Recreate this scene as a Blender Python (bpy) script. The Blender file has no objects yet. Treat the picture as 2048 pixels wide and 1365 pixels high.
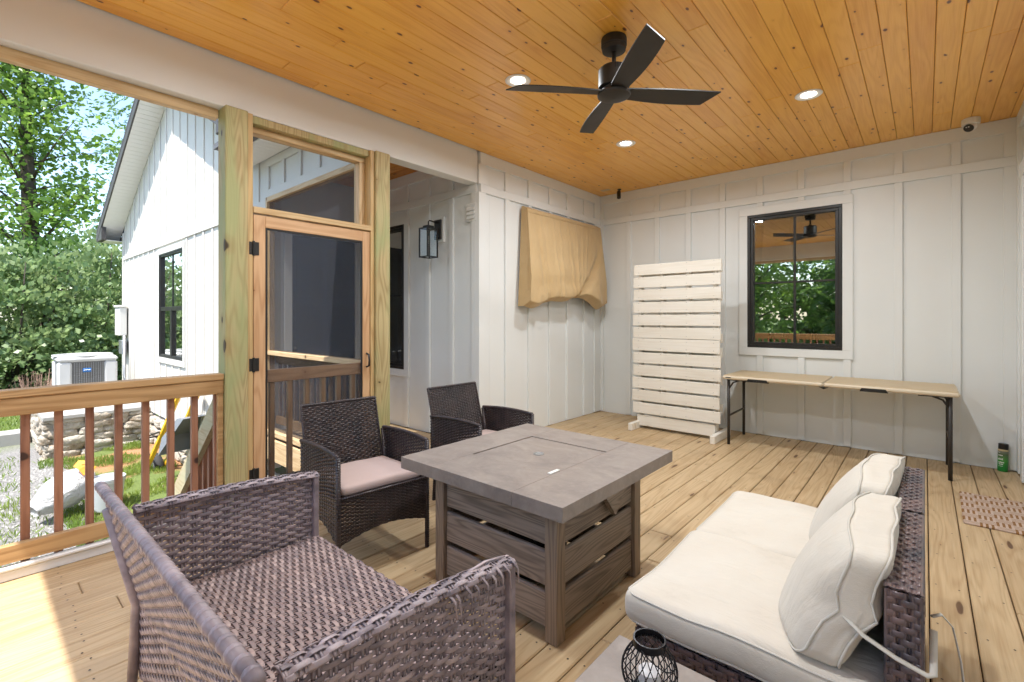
import bpy, math, random
import numpy as np
from mathutils import Vector, Matrix, noise as mnoise
random.seed(11); RNG = np.random.default_rng(11)
R = math.radians
SC = bpy.context.scene
COL = SC.collection
# ------------------------------------------------------------------ camera
cam_d = bpy.data.cameras.new('camera'); cam = bpy.data.objects.new('camera', cam_d); COL.objects.link(cam)
cam.location = (0, 0, 1.32); cam.rotation_euler = (R(90), 0, R(41.04))
cam_d.sensor_width = 36; cam_d.lens = 949/2048*36; cam_d.shift_y = -0.0222
cam_d.clip_start = 0.02; cam_d.clip_end = 2000
SC.camera = cam
# ------------------------------------------------------------------ world, sun, exposure
SUN = Vector((0.28, -1.0, 2.05)).normalized()          # towards the sun
el = math.asin(SUN.z); az = math.atan2(SUN.x, SUN.y)
W = bpy.data.worlds.new('World'); SC.world = W; W.use_nodes = True
wn = W.node_tree.nodes; bg = wn['Background']
sky = wn.new('ShaderNodeTexSky'); sky.sky_type = 'NISHITA'; sky.sun_disc = False
sky.sun_elevation = el; sky.sun_rotation = az; sky.air_density = 1.0; sky.dust_density = 1.2; sky.ozone_density = 1.2
W.node_tree.links.new(sky.outputs[0], bg.inputs[0]); bg.inputs[1].default_value = 0.10
sl = bpy.data.lights.new('sun', 'SUN'); sl.energy = 2.1; sl.angle = R(0.5); sl.color = (1.0, 0.965, 0.91)
so = bpy.data.objects.new('sun', sl); COL.objects.link(so); so.location = (5, -20, 30)
so.rotation_euler = SUN.to_track_quat('Z', 'Y').to_euler()
vs = SC.view_settings; vs.view_transform = 'Standard'; vs.look = 'None'; vs.gamma = 1; vs.use_curve_mapping = False
vs.exposure = 2.2
SC.render.engine = 'CYCLES'
cy = SC.cycles; cy.use_denoising = True; cy.max_bounces = 7; cy.diffuse_bounces = 4; cy.glossy_bounces = 3; cy.use_adaptive_sampling = True; cy.adaptive_threshold = 0.025; cy.transparent_max_bounces = 24
cy.sample_clamp_indirect = 8; cy.caustics_reflective = False; cy.caustics_refractive = False

# ------------------------------------------------------------------ node helpers and materials
class NT:
    def __init__(s, mat):
        mat.use_nodes = True; s.t = mat.node_tree; s.bs = s.t.nodes['Principled BSDF']; s.out = s.t.nodes['Material Output']
    def n(s, typ, ins=None, **at):
        nd = s.t.nodes.new('ShaderNode' + typ)
        for k, v in at.items(): setattr(nd, k, v)
        for k, v in (ins or {}).items():
            if isinstance(v, bpy.types.NodeSocket): s.t.links.new(v, nd.inputs[k])
            else: nd.inputs[k].default_value = v
        return nd
    def m(s, op, a, b=0.0, c=None):
        i = {0: a, 1: b}
        if c is not None: i[2] = c
        return s.n('Math', i, operation=op).outputs[0]
    def vm(s, op, a, b): return s.n('VectorMath', {0: a, 1: b}, operation=op).outputs[0]
    def mix(s, f, a, b, blend='MIX'):
        f4 = lambda c: c if isinstance(c, bpy.types.NodeSocket) else (c[0], c[1], c[2], 1)
        return s.n('Mix', {0: f, 6: f4(a), 7: f4(b)}, data_type='RGBA', blend_type=blend).outputs[2]
    def ramp(s, f, stops):
        r = s.n('ValToRGB', {0: f}); e = r.color_ramp.elements
        while len(e) < len(stops): e.new(0.5)
        for x, (p, c) in zip(e, stops):
            x.position = p; x.color = (c, c, c, 1) if not isinstance(c, tuple) else (*c, 1)
        return r.outputs[0]
    def noise(s, vec, scale, detail=3.0, rough=0.55, dist=0.0):
        return s.n('TexNoise', {'Vector': vec, 'Scale': scale, 'Detail': detail, 'Roughness': rough, 'Distortion': dist}).outputs[0]
    def obj(s): return s.n('TexCoord').outputs['Object']
    def rnd(s): return s.n('ObjectInfo').outputs['Random']
    def bump(s, h, strength=0.3, dist=0.01):
        b = s.n('Bump', {'Height': h, 'Strength': strength, 'Distance': dist}); s.set('Normal', b.outputs[0])
    def set(s, k, v):
        if isinstance(v, bpy.types.NodeSocket): s.t.links.new(v, s.bs.inputs[k])
        else: s.bs.inputs[k].default_value = v if not (isinstance(v, tuple) and len(v) == 3) else (*v, 1)

def new(name): return bpy.data.materials.new(name)
def plain(name, col, rough=0.5, metal=0.0, var=0.08, nscale=6.0, bump=0.0, bscale=200.0, spec=None):
    m = new(name); g = NT(m); o = g.obj()
    f = g.noise(o, nscale, 2.0)
    g.set('Base Color', g.mix(f, tuple(c*(1-var) for c in col), tuple(min(1, c*(1+var)) for c in col)))
    g.set('Roughness', g.m('ADD', g.m('MULTIPLY', f, 0.2), rough-0.1)); g.set('Metallic', metal)
    if spec is not None: g.set('Specular IOR Level', spec)
    if bump: g.bump(g.noise(o, bscale, 1.0), bump, 0.004)
    return m

def wood(name, light, dark, axis='Y', rings=9.0, knots=1.0, tone=0.25, rough=0.55, knot_col=(0.09, 0.035, 0.012), coat=0.0,
         green=None, bump=0.25, across=1.0, stain=None, kscale=(6.5, 2.6), grain=0.55):
    m = new(name); g = NT(m)
    ob = g.obj(); rn = g.rnd()
    off = g.n('CombineXYZ', {0: g.m('MULTIPLY', rn, 37.7), 1: g.m('MULTIPLY', rn, 91.3), 2: g.m('MULTIPLY', rn, 53.9)}).outputs[0]
    v = g.vm('ADD', ob, off)
    sp = g.n('SeparateXYZ', {0: v}); ix = 'XYZ'.index(axis)
    al = sp.outputs[ix]; a, b = [sp.outputs[i] for i in range(3) if i != ix]
    ab = g.m('ADD', a, g.m('MULTIPLY', b, 0.37))
    warp = g.m('MULTIPLY', g.m('SUBTRACT', g.noise(v, 1.7, 0.0), 0.5), 0.05)
    cr = g.n('CombineXYZ', {0: g.m('ADD', a, warp), 1: b, 2: g.m('MULTIPLY', al, 0.085)}).outputs[0]
    n1 = g.noise(cr, 9.0*across, 1.0, 0.45)
    lines = g.m('PINGPONG', g.m('MULTIPLY', n1, rings), 0.5)
    lines = g.ramp(lines, [(0.0, 1.0), (0.12, 0.75), (0.3, 0.15), (0.5, 0.0)])
    fib = g.noise(g.n('CombineXYZ', {0: a, 1: b, 2: g.m('MULTIPLY', al, 0.03)}).outputs[0], 130.0, 1.0, 0.6)
    patch = g.noise(g.n('CombineXYZ', {0: a, 1: b, 2: g.m('MULTIPLY', al, 0.4)}).outputs[0], 5.0, 1.0)
    f = g.m('ADD', g.m('MULTIPLY', lines, grain), g.m('MULTIPLY', g.m('SUBTRACT', fib, 0.35), 0.7))
    f = g.m('ADD', f, g.m('MULTIPLY', g.m('SUBTRACT', patch, 0.5), 0.7))
    f = g.m('ADD', f, g.m('MULTIPLY', g.m('SUBTRACT', rn, 0.5), tone*2))
    c = g.mix(g.n('Clamp', {0: f}).outputs[0], light, dark)
    if green:
        gm = g.ramp(g.noise(g.n('CombineXYZ', {0: a, 1: b, 2: g.m('MULTIPLY', al, 0.22)}).outputs[0], 6.0, 3.0), [(0.42, 0.0), (0.62, 0.85)])
        c = g.mix(gm, c, green, 'MIX')
    if knots:
        kv = g.n('CombineXYZ', {0: g.m('MULTIPLY', ab, kscale[0]), 1: g.m('MULTIPLY', al, kscale[1]), 2: 0.0}).outputs[0]
        kv = g.vm('ADD', kv, g.n('CombineXYZ', {0: g.m('MULTIPLY', rn, 31.0), 1: g.m('MULTIPLY', g.noise(v, 14.0, 0.0), 0.07), 2: 0.0}).outputs[0])
        vo = g.n('TexVoronoi', {'Vector': kv, 'Scale': 1.0}, voronoi_dimensions='2D')
        cs = g.n('SeparateColor', {0: vo.outputs['Color']})
        rad = g.m('MULTIPLY', g.m('MAXIMUM', g.m('SUBTRACT', cs.outputs[0], 1.0-knots*0.75), 0.0), 0.20)
        d = g.m('SUBTRACT', vo.outputs['Distance'], rad)
        core = g.m('MULTIPLY', g.ramp(g.m('ADD', g.m('MULTIPLY', d, 6.0), 0.5), [(0.42, 1.0), (0.56, 0.0)]), g.m('GREATER_THAN', rad, 0.004))
        halo = g.m('MULTIPLY', g.ramp(g.m('ADD', g.m('MULTIPLY', d, 3.0), 0.3), [(0.25, 0.6), (0.62, 0.0)]), g.m('GREATER_THAN', rad, 0.004))
        c = g.mix(halo, c, dark); c = g.mix(core, c, knot_col)
    if stain:
        sm = g.ramp(g.noise(ob, 1.3, 3.0, 0.6), [(0.56, 0.0), (0.72, 0.55)])
        c = g.mix(sm, c, stain)
    g.set('Base Color', c)
    g.set('Roughness', g.m('ADD', g.m('MULTIPLY', fib, 0.2), rough-0.1))
    if coat: g.set('Coat Weight', coat); g.set('Coat Roughness', 0.2); g.set('Coat IOR', 1.65)
    g.bump(g.m('ADD', g.m('MULTIPLY', lines, -0.3), fib), bump, 0.003)
    return m

MT = {}
MT['deck'] = wood('deck_pine', (0.555, 0.405, 0.235), (0.36, 0.225, 0.105), 'Y', 11, 0.55, 0.16, 0.5, (0.12, 0.055, 0.022), stain=(0.27, 0.18, 0.095), bump=0.3, kscale=(6.0, 1.3), grain=0.42)
MT['ceil'] = wood('ceiling_pine', (0.90, 0.475, 0.078), (0.72, 0.30, 0.026), 'Y', 8, 0.60, 0.26, 0.36, (0.15, 0.04, 0.006), coat=0.3, bump=0.12, kscale=(8.5, 4.4), grain=0.34)
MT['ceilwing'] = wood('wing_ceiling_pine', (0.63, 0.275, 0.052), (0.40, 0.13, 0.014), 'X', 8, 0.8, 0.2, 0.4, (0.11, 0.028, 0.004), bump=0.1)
MT['post'] = wood('treated_post_pine', (0.52, 0.42, 0.22), (0.29, 0.20, 0.075), 'Z', 15, 1.0, 0.1, 0.6, (0.06, 0.04, 0.02), green=(0.34, 0.37, 0.17), kscale=(5.0, 2.4), grain=0.6)
MT['jamb'] = wood('yellow_pine_vertical', (0.60, 0.42, 0.20), (0.40, 0.23, 0.085), 'Z', 9, 0.3, 0.1)
MT['door'] = wood('door_pine', (0.66, 0.42, 0.235), (0.47, 0.25, 0.115), 'Z', 9, 0.2, 0.12, 0.45)
MT['doorh'] = wood('door_pine_horizontal', (0.66, 0.42, 0.235), (0.47, 0.25, 0.115), 'Y', 9, 0.2, 0.12, 0.45)
MT['rail'] = wood('rail_pine', (0.52, 0.325, 0.15), (0.30, 0.155, 0.055), 'Y', 8, 0.75, 0.12, 0.5, (0.05, 0.018, 0.008), kscale=(6, 1.7))
MT['railx'] = wood('rail_pine_cross', (0.47, 0.28, 0.115), (0.26, 0.125, 0.04), 'X', 8, 0.6, 0.12, 0.5)
MT['balu'] = wood('baluster_pine', (0.36, 0.175, 0.105), (0.19, 0.075, 0.042), 'Z', 8, 0.5, 0.22, 0.6, (0.04, 0.015, 0.01))
MT['balub'] = wood('weathered_baluster', (0.26, 0.165, 0.095), (0.135, 0.075, 0.04), 'Z', 8, 0.4, 0.15, 0.6)
MT['midrail'] = wood('weathered_rail', (0.30, 0.185, 0.11), (0.17, 0.09, 0.05), 'Y', 7, 0.4, 0.3, 0.6)
MT['pale'] = wood('new_pale_pine', (0.64, 0.46, 0.25), (0.42, 0.25, 0.10), 'Y', 9, 0.5, 0.1)
MT['palex'] = wood('new_pale_pine_cross', (0.66, 0.49, 0.29), (0.45, 0.28, 0.13), 'X', 9, 0.5, 0.1)
MT['palez'] = wood('new_pale_pine_vertical', (0.66, 0.49, 0.29), (0.45, 0.28, 0.13), 'Z', 9, 0.5, 0.1)
MT['stair'] = wood('stair_rail_pine', (0.52, 0.43, 0.27), (0.34, 0.24, 0.12), 'X', 9, 0.4, 0.1, green=(0.42, 0.40, 0.25))
MT['fire'] = wood('grey_barnwood', (0.33, 0.265, 0.215), (0.125, 0.096, 0.077), 'Y', 15, 0.25, 0.14, 0.55, (0.03, 0.02, 0.015), grain=0.6, across=1.3)
MT['firex'] = wood('grey_barnwood_cross', (0.33, 0.265, 0.215), (0.125, 0.096, 0.077), 'X', 15, 0.25, 0.14, 0.55, (0.03, 0.02, 0.015), grain=0.6, across=1.3)
MT['firez'] = wood('grey_barnwood_post', (0.31, 0.235, 0.175), (0.125, 0.088, 0.063), 'Z', 14, 0.2, 0.1, 0.5, (0.03, 0.02, 0.015), grain=0.55, across=1.3)
MT['pallet'] = wood('whitewashed_pallet', (0.84, 0.80, 0.73), (0.72, 0.66, 0.56), 'X', 7, 0.35, 0.18, 0.6, (0.46, 0.38, 0.28), grain=0.3)
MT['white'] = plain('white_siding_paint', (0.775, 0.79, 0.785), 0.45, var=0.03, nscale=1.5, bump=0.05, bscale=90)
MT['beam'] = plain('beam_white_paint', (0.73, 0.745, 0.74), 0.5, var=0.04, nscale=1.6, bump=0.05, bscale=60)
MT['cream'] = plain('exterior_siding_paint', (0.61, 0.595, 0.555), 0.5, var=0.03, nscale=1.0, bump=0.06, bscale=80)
MT['black'] = plain('black_metal', (0.014, 0.013, 0.013), 0.42, var=0.2)
MT['fanb'] = plain('matt_black_fan', (0.017, 0.014, 0.012), 0.5, var=0.2)
MT['frame'] = plain('dark_window_frame', (0.02, 0.019, 0.018), 0.4, var=0.15)
MT['fascia'] = plain('dark_bronze_fascia', (0.065, 0.058, 0.055), 0.5)
MT['shingle'] = plain('grey_shingle', (0.11, 0.115, 0.125), 0.9, var=0.4, nscale=40, bump=0.6, bscale=120)
MT['soffit'] = plain('white_vinyl_soffit', (0.80, 0.79, 0.76), 0.45, var=0.02)
MT['strip'] = plain('white_plastic_strip', (0.72, 0.71, 0.69), 0.35, var=0.06)
MT['plast'] = plain('cream_plastic_top', (0.55, 0.42, 0.25), 0.42, var=0.06, bump=0.1, bscale=300)
MT['plaste'] = plain('cream_plastic_edge', (0.66, 0.56, 0.42), 0.42, var=0.04)
MT['legm'] = plain('brown_black_leg', (0.028, 0.023, 0.020), 0.45, var=0.2)
MT['lampw'] = plain('lamp_trim_white', (0.8, 0.79, 0.77), 0.4, var=0.02)
MT['dark'] = plain('dark_void', (0.012, 0.011, 0.011), 0.9)
MT['under'] = plain('deck_underside', (0.055, 0.035, 0.02), 0.9, var=0.3)
MT['conc'] = plain('pale_concrete', (0.36, 0.35, 0.325), 0.85, var=0.12, nscale=8, bump=0.3, bscale=60)
MT['rubber'] = plain('black_rubber', (0.03, 0.03, 0.032), 0.8, var=0.2)
MT['yellow'] = plain('yellow_handle_paint', (0.78, 0.44, 0.02), 0.4)
MT['greypl'] = plain('grey_poly_tray', (0.17, 0.185, 0.205), 0.5)
MT['galv'] = plain('galvanised_metal', (0.42, 0.43, 0.44), 0.4, 0.8)
MT['acw'] = plain('appliance_pale_grey', (0.52, 0.52, 0.51), 0.4, var=0.02)
MT['acg'] = plain('grille_grey', (0.21, 0.205, 0.20), 0.5, 0.3)
MT['bark'] = plain('tree_bark', (0.075, 0.055, 0.04), 0.9, var=0.4, nscale=9, bump=0.9, bscale=18)
MT['bucket'] = plain('translucent_white_bucket', (0.45, 0.48, 0.50), 0.35, var=0.04)
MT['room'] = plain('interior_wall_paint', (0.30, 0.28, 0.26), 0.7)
MT['cab'] = plain('cabinet_wood', (0.33, 0.20, 0.10), 0.5)
MT['hood'] = plain('hood_cream', (0.62, 0.55, 0.44), 0.6)
MT['curtain'] = plain('pale_curtain', (0.55, 0.57, 0.55), 0.8)
MT['piping'] = plain('cream_piping', (0.56, 0.53, 0.475), 0.85, var=0.04)
MT['pinkc'] = plain('dusty_pink_cushion', (0.50, 0.385, 0.355), 0.9, var=0.05, nscale=9, bump=0.25, bscale=500)
MT['candle'] = plain('white_candle', (0.75, 0.74, 0.76), 0.5)
MT['wire'] = plain('dark_wire', (0.012, 0.012, 0.016), 0.28, 0.6)
MT['bottle'] = plain('dark_bottle', (0.02, 0.025, 0.02), 0.15)

def fabric(name, col, warm):
    m = new(name); g = NT(m); o = g.obj()
    f = g.ramp(g.noise(o, 3.2, 4.0), [(0.35, 0.0), (0.75, 1.0)])
    cc = g.mix(f, col, warm); cc = g.mix(g.ramp(g.noise(o, 7.0, 5.0, 0.7), [(0.60, 0.0), (0.78, 0.35)]), cc, tuple(c*.72 for c in warm))
    g.set('Base Color', cc); g.set('Roughness', 0.88); g.set('Sheen Weight', 0.15)
    wr = g.n('TexNoise', {'Vector': g.n('Mapping', {0: o, 2: (0, 0, 0.6), 3: (1, 3.2, 1)}).outputs[0], 'Scale': 5.0, 'Detail': 4.0, 'Roughness': 0.5, 'Distortion': 0.6}).outputs[0]
    g.bump(g.m('ADD', g.m('MULTIPLY', g.noise(o, 420.0, 1.0), 0.05), wr), 0.35, 0.03)
    return m
MT['cush'] = fabric('cream_cushion_fabric', (0.63, 0.585, 0.51), (0.59, 0.53, 0.45))
MT['tan'] = fabric('tan_cover_fabric', (0.58, 0.415, 0.22), (0.53, 0.365, 0.18))

def wicker(name, light, dark, rough=0.45):
    m = new(name); g = NT(m); o = g.obj(); rn = g.rnd()
    v = g.vm('ADD', o, g.n('CombineXYZ', {0: g.m('MULTIPLY', rn, 17.0), 1: g.m('MULTIPLY', rn, 29.0), 2: g.m('MULTIPLY', rn, 11.0)}).outputs[0])
    f = g.ramp(g.noise(v, 11.0, 3.0), [(0.34, 0.0), (0.66, 1.0)])
    f2 = g.ramp(g.m('ADD', g.m('MULTIPLY', rn, 0.7), g.m('MULTIPLY', g.noise(v, 2.5, 2.0), 0.5)), [(0.25, 0.0), (0.9, 0.75)])
    c = g.mix(f, light, dark); c = g.mix(g.m('MULTIPLY', f2, 0.45), c, dark)
    g.set('Base Color', c); g.set('Roughness', rough)
    g.bump(g.noise(v, 600.0, 1.0), 0.15, 0.001)
    return m
MT['wl'] = wicker('faded_mauve_wicker', (0.45, 0.37, 0.385), (0.165, 0.135, 0.155))
MT['wls'] = wicker('brown_seat_wicker', (0.50, 0.375, 0.35), (0.20, 0.15, 0.155))
MT['wd'] = wicker('dark_brown_wicker', (0.066, 0.046, 0.044), (0.022, 0.017, 0.021), 0.3)
MT['ws'] = wicker('espresso_mottled_wicker', (0.225, 0.145, 0.135), (0.062, 0.054, 0.066), 0.32)

def stone_top(name, grid):
    m = new(name); g = NT(m); o = g.obj()
    n1 = g.noise(g.n('Mapping', {0: o, 3: (1, 1.3, 1)}).outputs[0], 4.0, 5.0, 0.66, 0.5)
    c = g.mix(g.ramp(n1, [(0.3, 0.0), (0.72, 1.0)]), (0.30, 0.255, 0.225), (0.185, 0.155, 0.14))
    c = g.mix(g.ramp(g.noise(o, 26.0, 4.0, 0.7), [(0.5, 0.0), (0.8, 0.35)]), c, (0.40, 0.35, 0.31))
    g.set('Base Color', c); g.set('Roughness', g.m('ADD', g.m('MULTIPLY', n1, 0.25), 0.32))
    g.bump(g.noise(o, 60.0, 4.0), 0.12, 0.004)
    return m
MT['stone'] = stone_top('stone_look_tabletop', 1)

def rock(name):
    m = new(name); g = NT(m); o = g.obj(); rn = g.rnd()
    f = g.m('ADD', g.noise(g.vm('ADD', o, g.n('CombineXYZ', {0: g.m('MULTIPLY', rn, 9.0)}).outputs[0]), 5.0, 6.0, 0.65), g.m('MULTIPLY', g.m('SUBTRACT', rn, 0.5), 0.3))
    g.set('Base Color', g.ramp(f, [(0.22, (0.26, 0.19, 0.12)), (0.45, (0.46, 0.40, 0.32)), (0.8, (0.56, 0.52, 0.45))])); g.set('Roughness', 0.9)
    g.bump(g.noise(o, 16.0, 7.0, 0.7), 1.0, 0.05)
    return m
MT['rock'] = rock('limestone_rock')

def leafmat(name, a, b, tr=0.35):
    m = new(name); g = NT(m); o = g.obj()
    c = g.mix(g.ramp(g.noise(o, 0.9, 2.0, 0.7), [(0.35, 0.0), (0.68, 1.0)]), a, b)
    g.set('Base Color', c); g.set('Roughness', 0.36); g.set('Specular IOR Level', 0.5)
    t = g.n('BsdfTranslucent', {0: g.mix(0.5, c, tuple(min(1, x*1.6) for x in b))})
    mx = g.n('MixShader', {0: tr, 1: g.bs.outputs[0], 2: t.outputs[0]})
    g.t.links.new(mx.outputs[0], g.out.inputs[0]); return m
MT['leafa'] = leafmat('walnut_leaf', (0.09, 0.18, 0.028), (0.21, 0.33, 0.055), 0.46)
MT['leafb'] = leafmat('shrub_leaf', (0.13, 0.21, 0.07), (0.30, 0.38, 0.17), 0.34)
MT['leafc'] = leafmat('oak_leaf', (0.07, 0.145, 0.03), (0.15, 0.25, 0.06), 0.42)
MT['grass'] = leafmat('lawn_grass', (0.12, 0.20, 0.03), (0.24, 0.31, 0.06), 0.3)
MT['dry'] = plain('dry_seed_heads', (0.34, 0.22, 0.16), 0.9, var=0.3)

def glass(name, base, tint=(0.86, 0.9, 0.88)):
    m = new(name); g = NT(m)
    fc_ = g.n('LayerWeight', {0: 0.5}).outputs['Facing']
    f = g.m('MINIMUM', g.m('ADD', g.m('MULTIPLY', g.m('POWER', fc_, 3.0), 0.8), base), 1.0)
    t = g.n('BsdfTransparent', {0: (*tint, 1)}); gl = g.n('BsdfGlossy', {0: (0.95, 0.97, 0.96, 1), 1: 0.0})
    mx = g.n('MixShader', {0: f, 1: t.outputs[0], 2: gl.outputs[0]}); g.t.links.new(mx.outputs[0], g.out.inputs[0]); return m
MT['glass'] = glass('window_glass', 0.38)
MT['glassl'] = glass('lantern_glass', 0.02, (0.97, 0.98, 0.98))
def screen(name, op, col):
    m = new(name); g = NT(m); g.set('Base Color', col); g.set('Roughness', 0.8)
    t = g.n('BsdfTransparent'); mx = g.n('MixShader', {0: op, 1: t.outputs[0], 2: g.bs.outputs[0]})
    g.t.links.new(mx.outputs[0], g.out.inputs[0]); return m
MT['screen'] = screen('insect_screen_mesh', 0.33, (0.020, 0.024, 0.036))
MT['screend'] = screen('fine_door_screen_mesh', 0.11, (0.03, 0.034, 0.045))
def emit(name, col, s):
    m = new(name); g = NT(m); g.set('Base Color', (0.8, 0.8, 0.8)); g.set('Emission Color', col); g.set('Emission Strength', s); return m
MT['glow'] = emit('lit_lens', (1.0, 0.93, 0.82), 6.0)

def ground_mat():
    m = new('yard_ground'); g = NT(m); o = g.obj(); s = g.n('SeparateXYZ', {0: o})
    n1 = g.noise(o, 0.9, 5.0, 0.6); n2 = g.noise(o, 38.0, 4.0, 0.7); n3 = g.noise(o, 0.35, 3.0)
    grav = g.ramp(n2, [(0.3, (0.10, 0.095, 0.09)), (0.5, (0.23, 0.22, 0.21)), (0.7, (0.37, 0.355, 0.335))])
    clay = g.mix(n2, (0.36, 0.15, 0.065), (0.46, 0.235, 0.12)); lawn = g.mix(n2, (0.075, 0.12, 0.022), (0.17, 0.21, 0.055))
    gy = g.m('ADD', s.outputs[1], g.m('MULTIPLY', g.m('SUBTRACT', n1, 0.5), 1.1))
    near = g.ramp(g.m('ADD', g.m('MULTIPLY', gy, 0.5), 0.0), [(0.48, 0.0), (0.58, 1.0)])   # gravel gives way to weeds and clay beside the house
    soil = g.mix(g.ramp(n1, [(0.46, 0.0), (0.6, 1.0)]), clay, lawn)
    c = g.mix(near, grav, soil)
    far = g.ramp(g.m('ADD', g.m('MULTIPLY', s.outputs[0], -0.1), g.m('MULTIPLY', g.m('SUBTRACT', n3, 0.5), 0.3)), [(0.0, 0.0), (1.0, 0.0)])
    ln = g.m('ADD', g.m('MULTIPLY', g.m('SUBTRACT', -12.2, s.outputs[0]), 0.8), g.m('SUBTRACT', n1, 0.5))
    c = g.mix(g.n('Clamp', {0: ln}).outputs[0], c, lawn)
    g.set('Base Color', c); g.set('Roughness', 0.95); g.bump(n2, 0.9, 0.03); return m
MT['ground'] = ground_mat()

def mat_mat():
    m = new('basketweave_print'); g = NT(m); o = g.obj(); s = g.n('SeparateXYZ', {0: o})
    T = 0.078
    px_, py_ = g.m('DIVIDE', s.outputs[0], T), g.m('DIVIDE', s.outputs[1], T)
    chk = g.m('MODULO', g.m('ADD', g.m('FLOOR', px_), g.m('FLOOR', py_)), 2.0); chk = g.m('GREATER_THAN', g.m('ABSOLUTE', chk), 0.5)
    fx = g.m('FRACT', g.m('MULTIPLY', px_, 3.0)); fy = g.m('FRACT', g.m('MULTIPLY', py_, 4.0))
    st = g.n('Mix', {0: chk, 2: g.m('GREATER_THAN', fx, 0.5), 3: g.m('GREATER_THAN', fy, 0.28)}).outputs[0]
    nn = g.noise(o, 300.0, 2.0)
    c = g.mix(st, (0.27, 0.125, 0.035), (0.62, 0.49, 0.41)); c = g.mix(g.m('MULTIPLY', nn, 0.25), c, (0.26, 0.14, 0.07))
    g.set('Base Color', c); g.set('Roughness', 0.95); g.bump(nn, 0.8, 0.006); return m
MT['mat'] = mat_mat()

def can_mat():
    m = new('printed_can_label'); g = NT(m); o = g.obj(); s = g.n('SeparateXYZ', {0: o}); z = s.outputs[2]
    zz = g.m('DIVIDE', z, 0.24); 
    base = g.ramp(zz, [(0.0, (0.01, 0.20, 0.03)), (0.18, (0.012, 0.22, 0.03)), (0.40, (0.06, 0.30, 0.04)), (0.62, (0.10, 0.14, 0.07)), (0.72, (0.20, 0.22, 0.17)), (0.80, (0.02, 0.10, 0.02)), (0.93, (0.01, 0.05, 0.012))])
    g.set('Base Color', base); g.set('Roughness', 0.3); return m
MT['can'] = can_mat()
MT['canw'] = plain('label_white', (0.75, 0.75, 0.72), 0.4)
MT['cank'] = plain('can_cap_black', (0.01, 0.01, 0.01), 0.35)
MT['cany'] = plain('can_band_cream', (0.62, 0.50, 0.28), 0.4)
MT['badge'] = plain('badge_blue', (0.03, 0.17, 0.48), 0.35)
def bag_mat():
    m = new('white_poly_bag'); g = NT(m); o = g.obj()
    w = g.noise(o, 7.0, 5.0, 0.6, 1.0)
    g.set('Base Color', (0.52, 0.52, 0.52)); g.set('Roughness', 0.4); g.bump(w, 0.9, 0.08); return m
MT['bag'] = bag_mat(); MT['orange'] = plain('orange_print', (0.85, 0.27, 0.02), 0.5, var=0.3, nscale=20)

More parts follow.
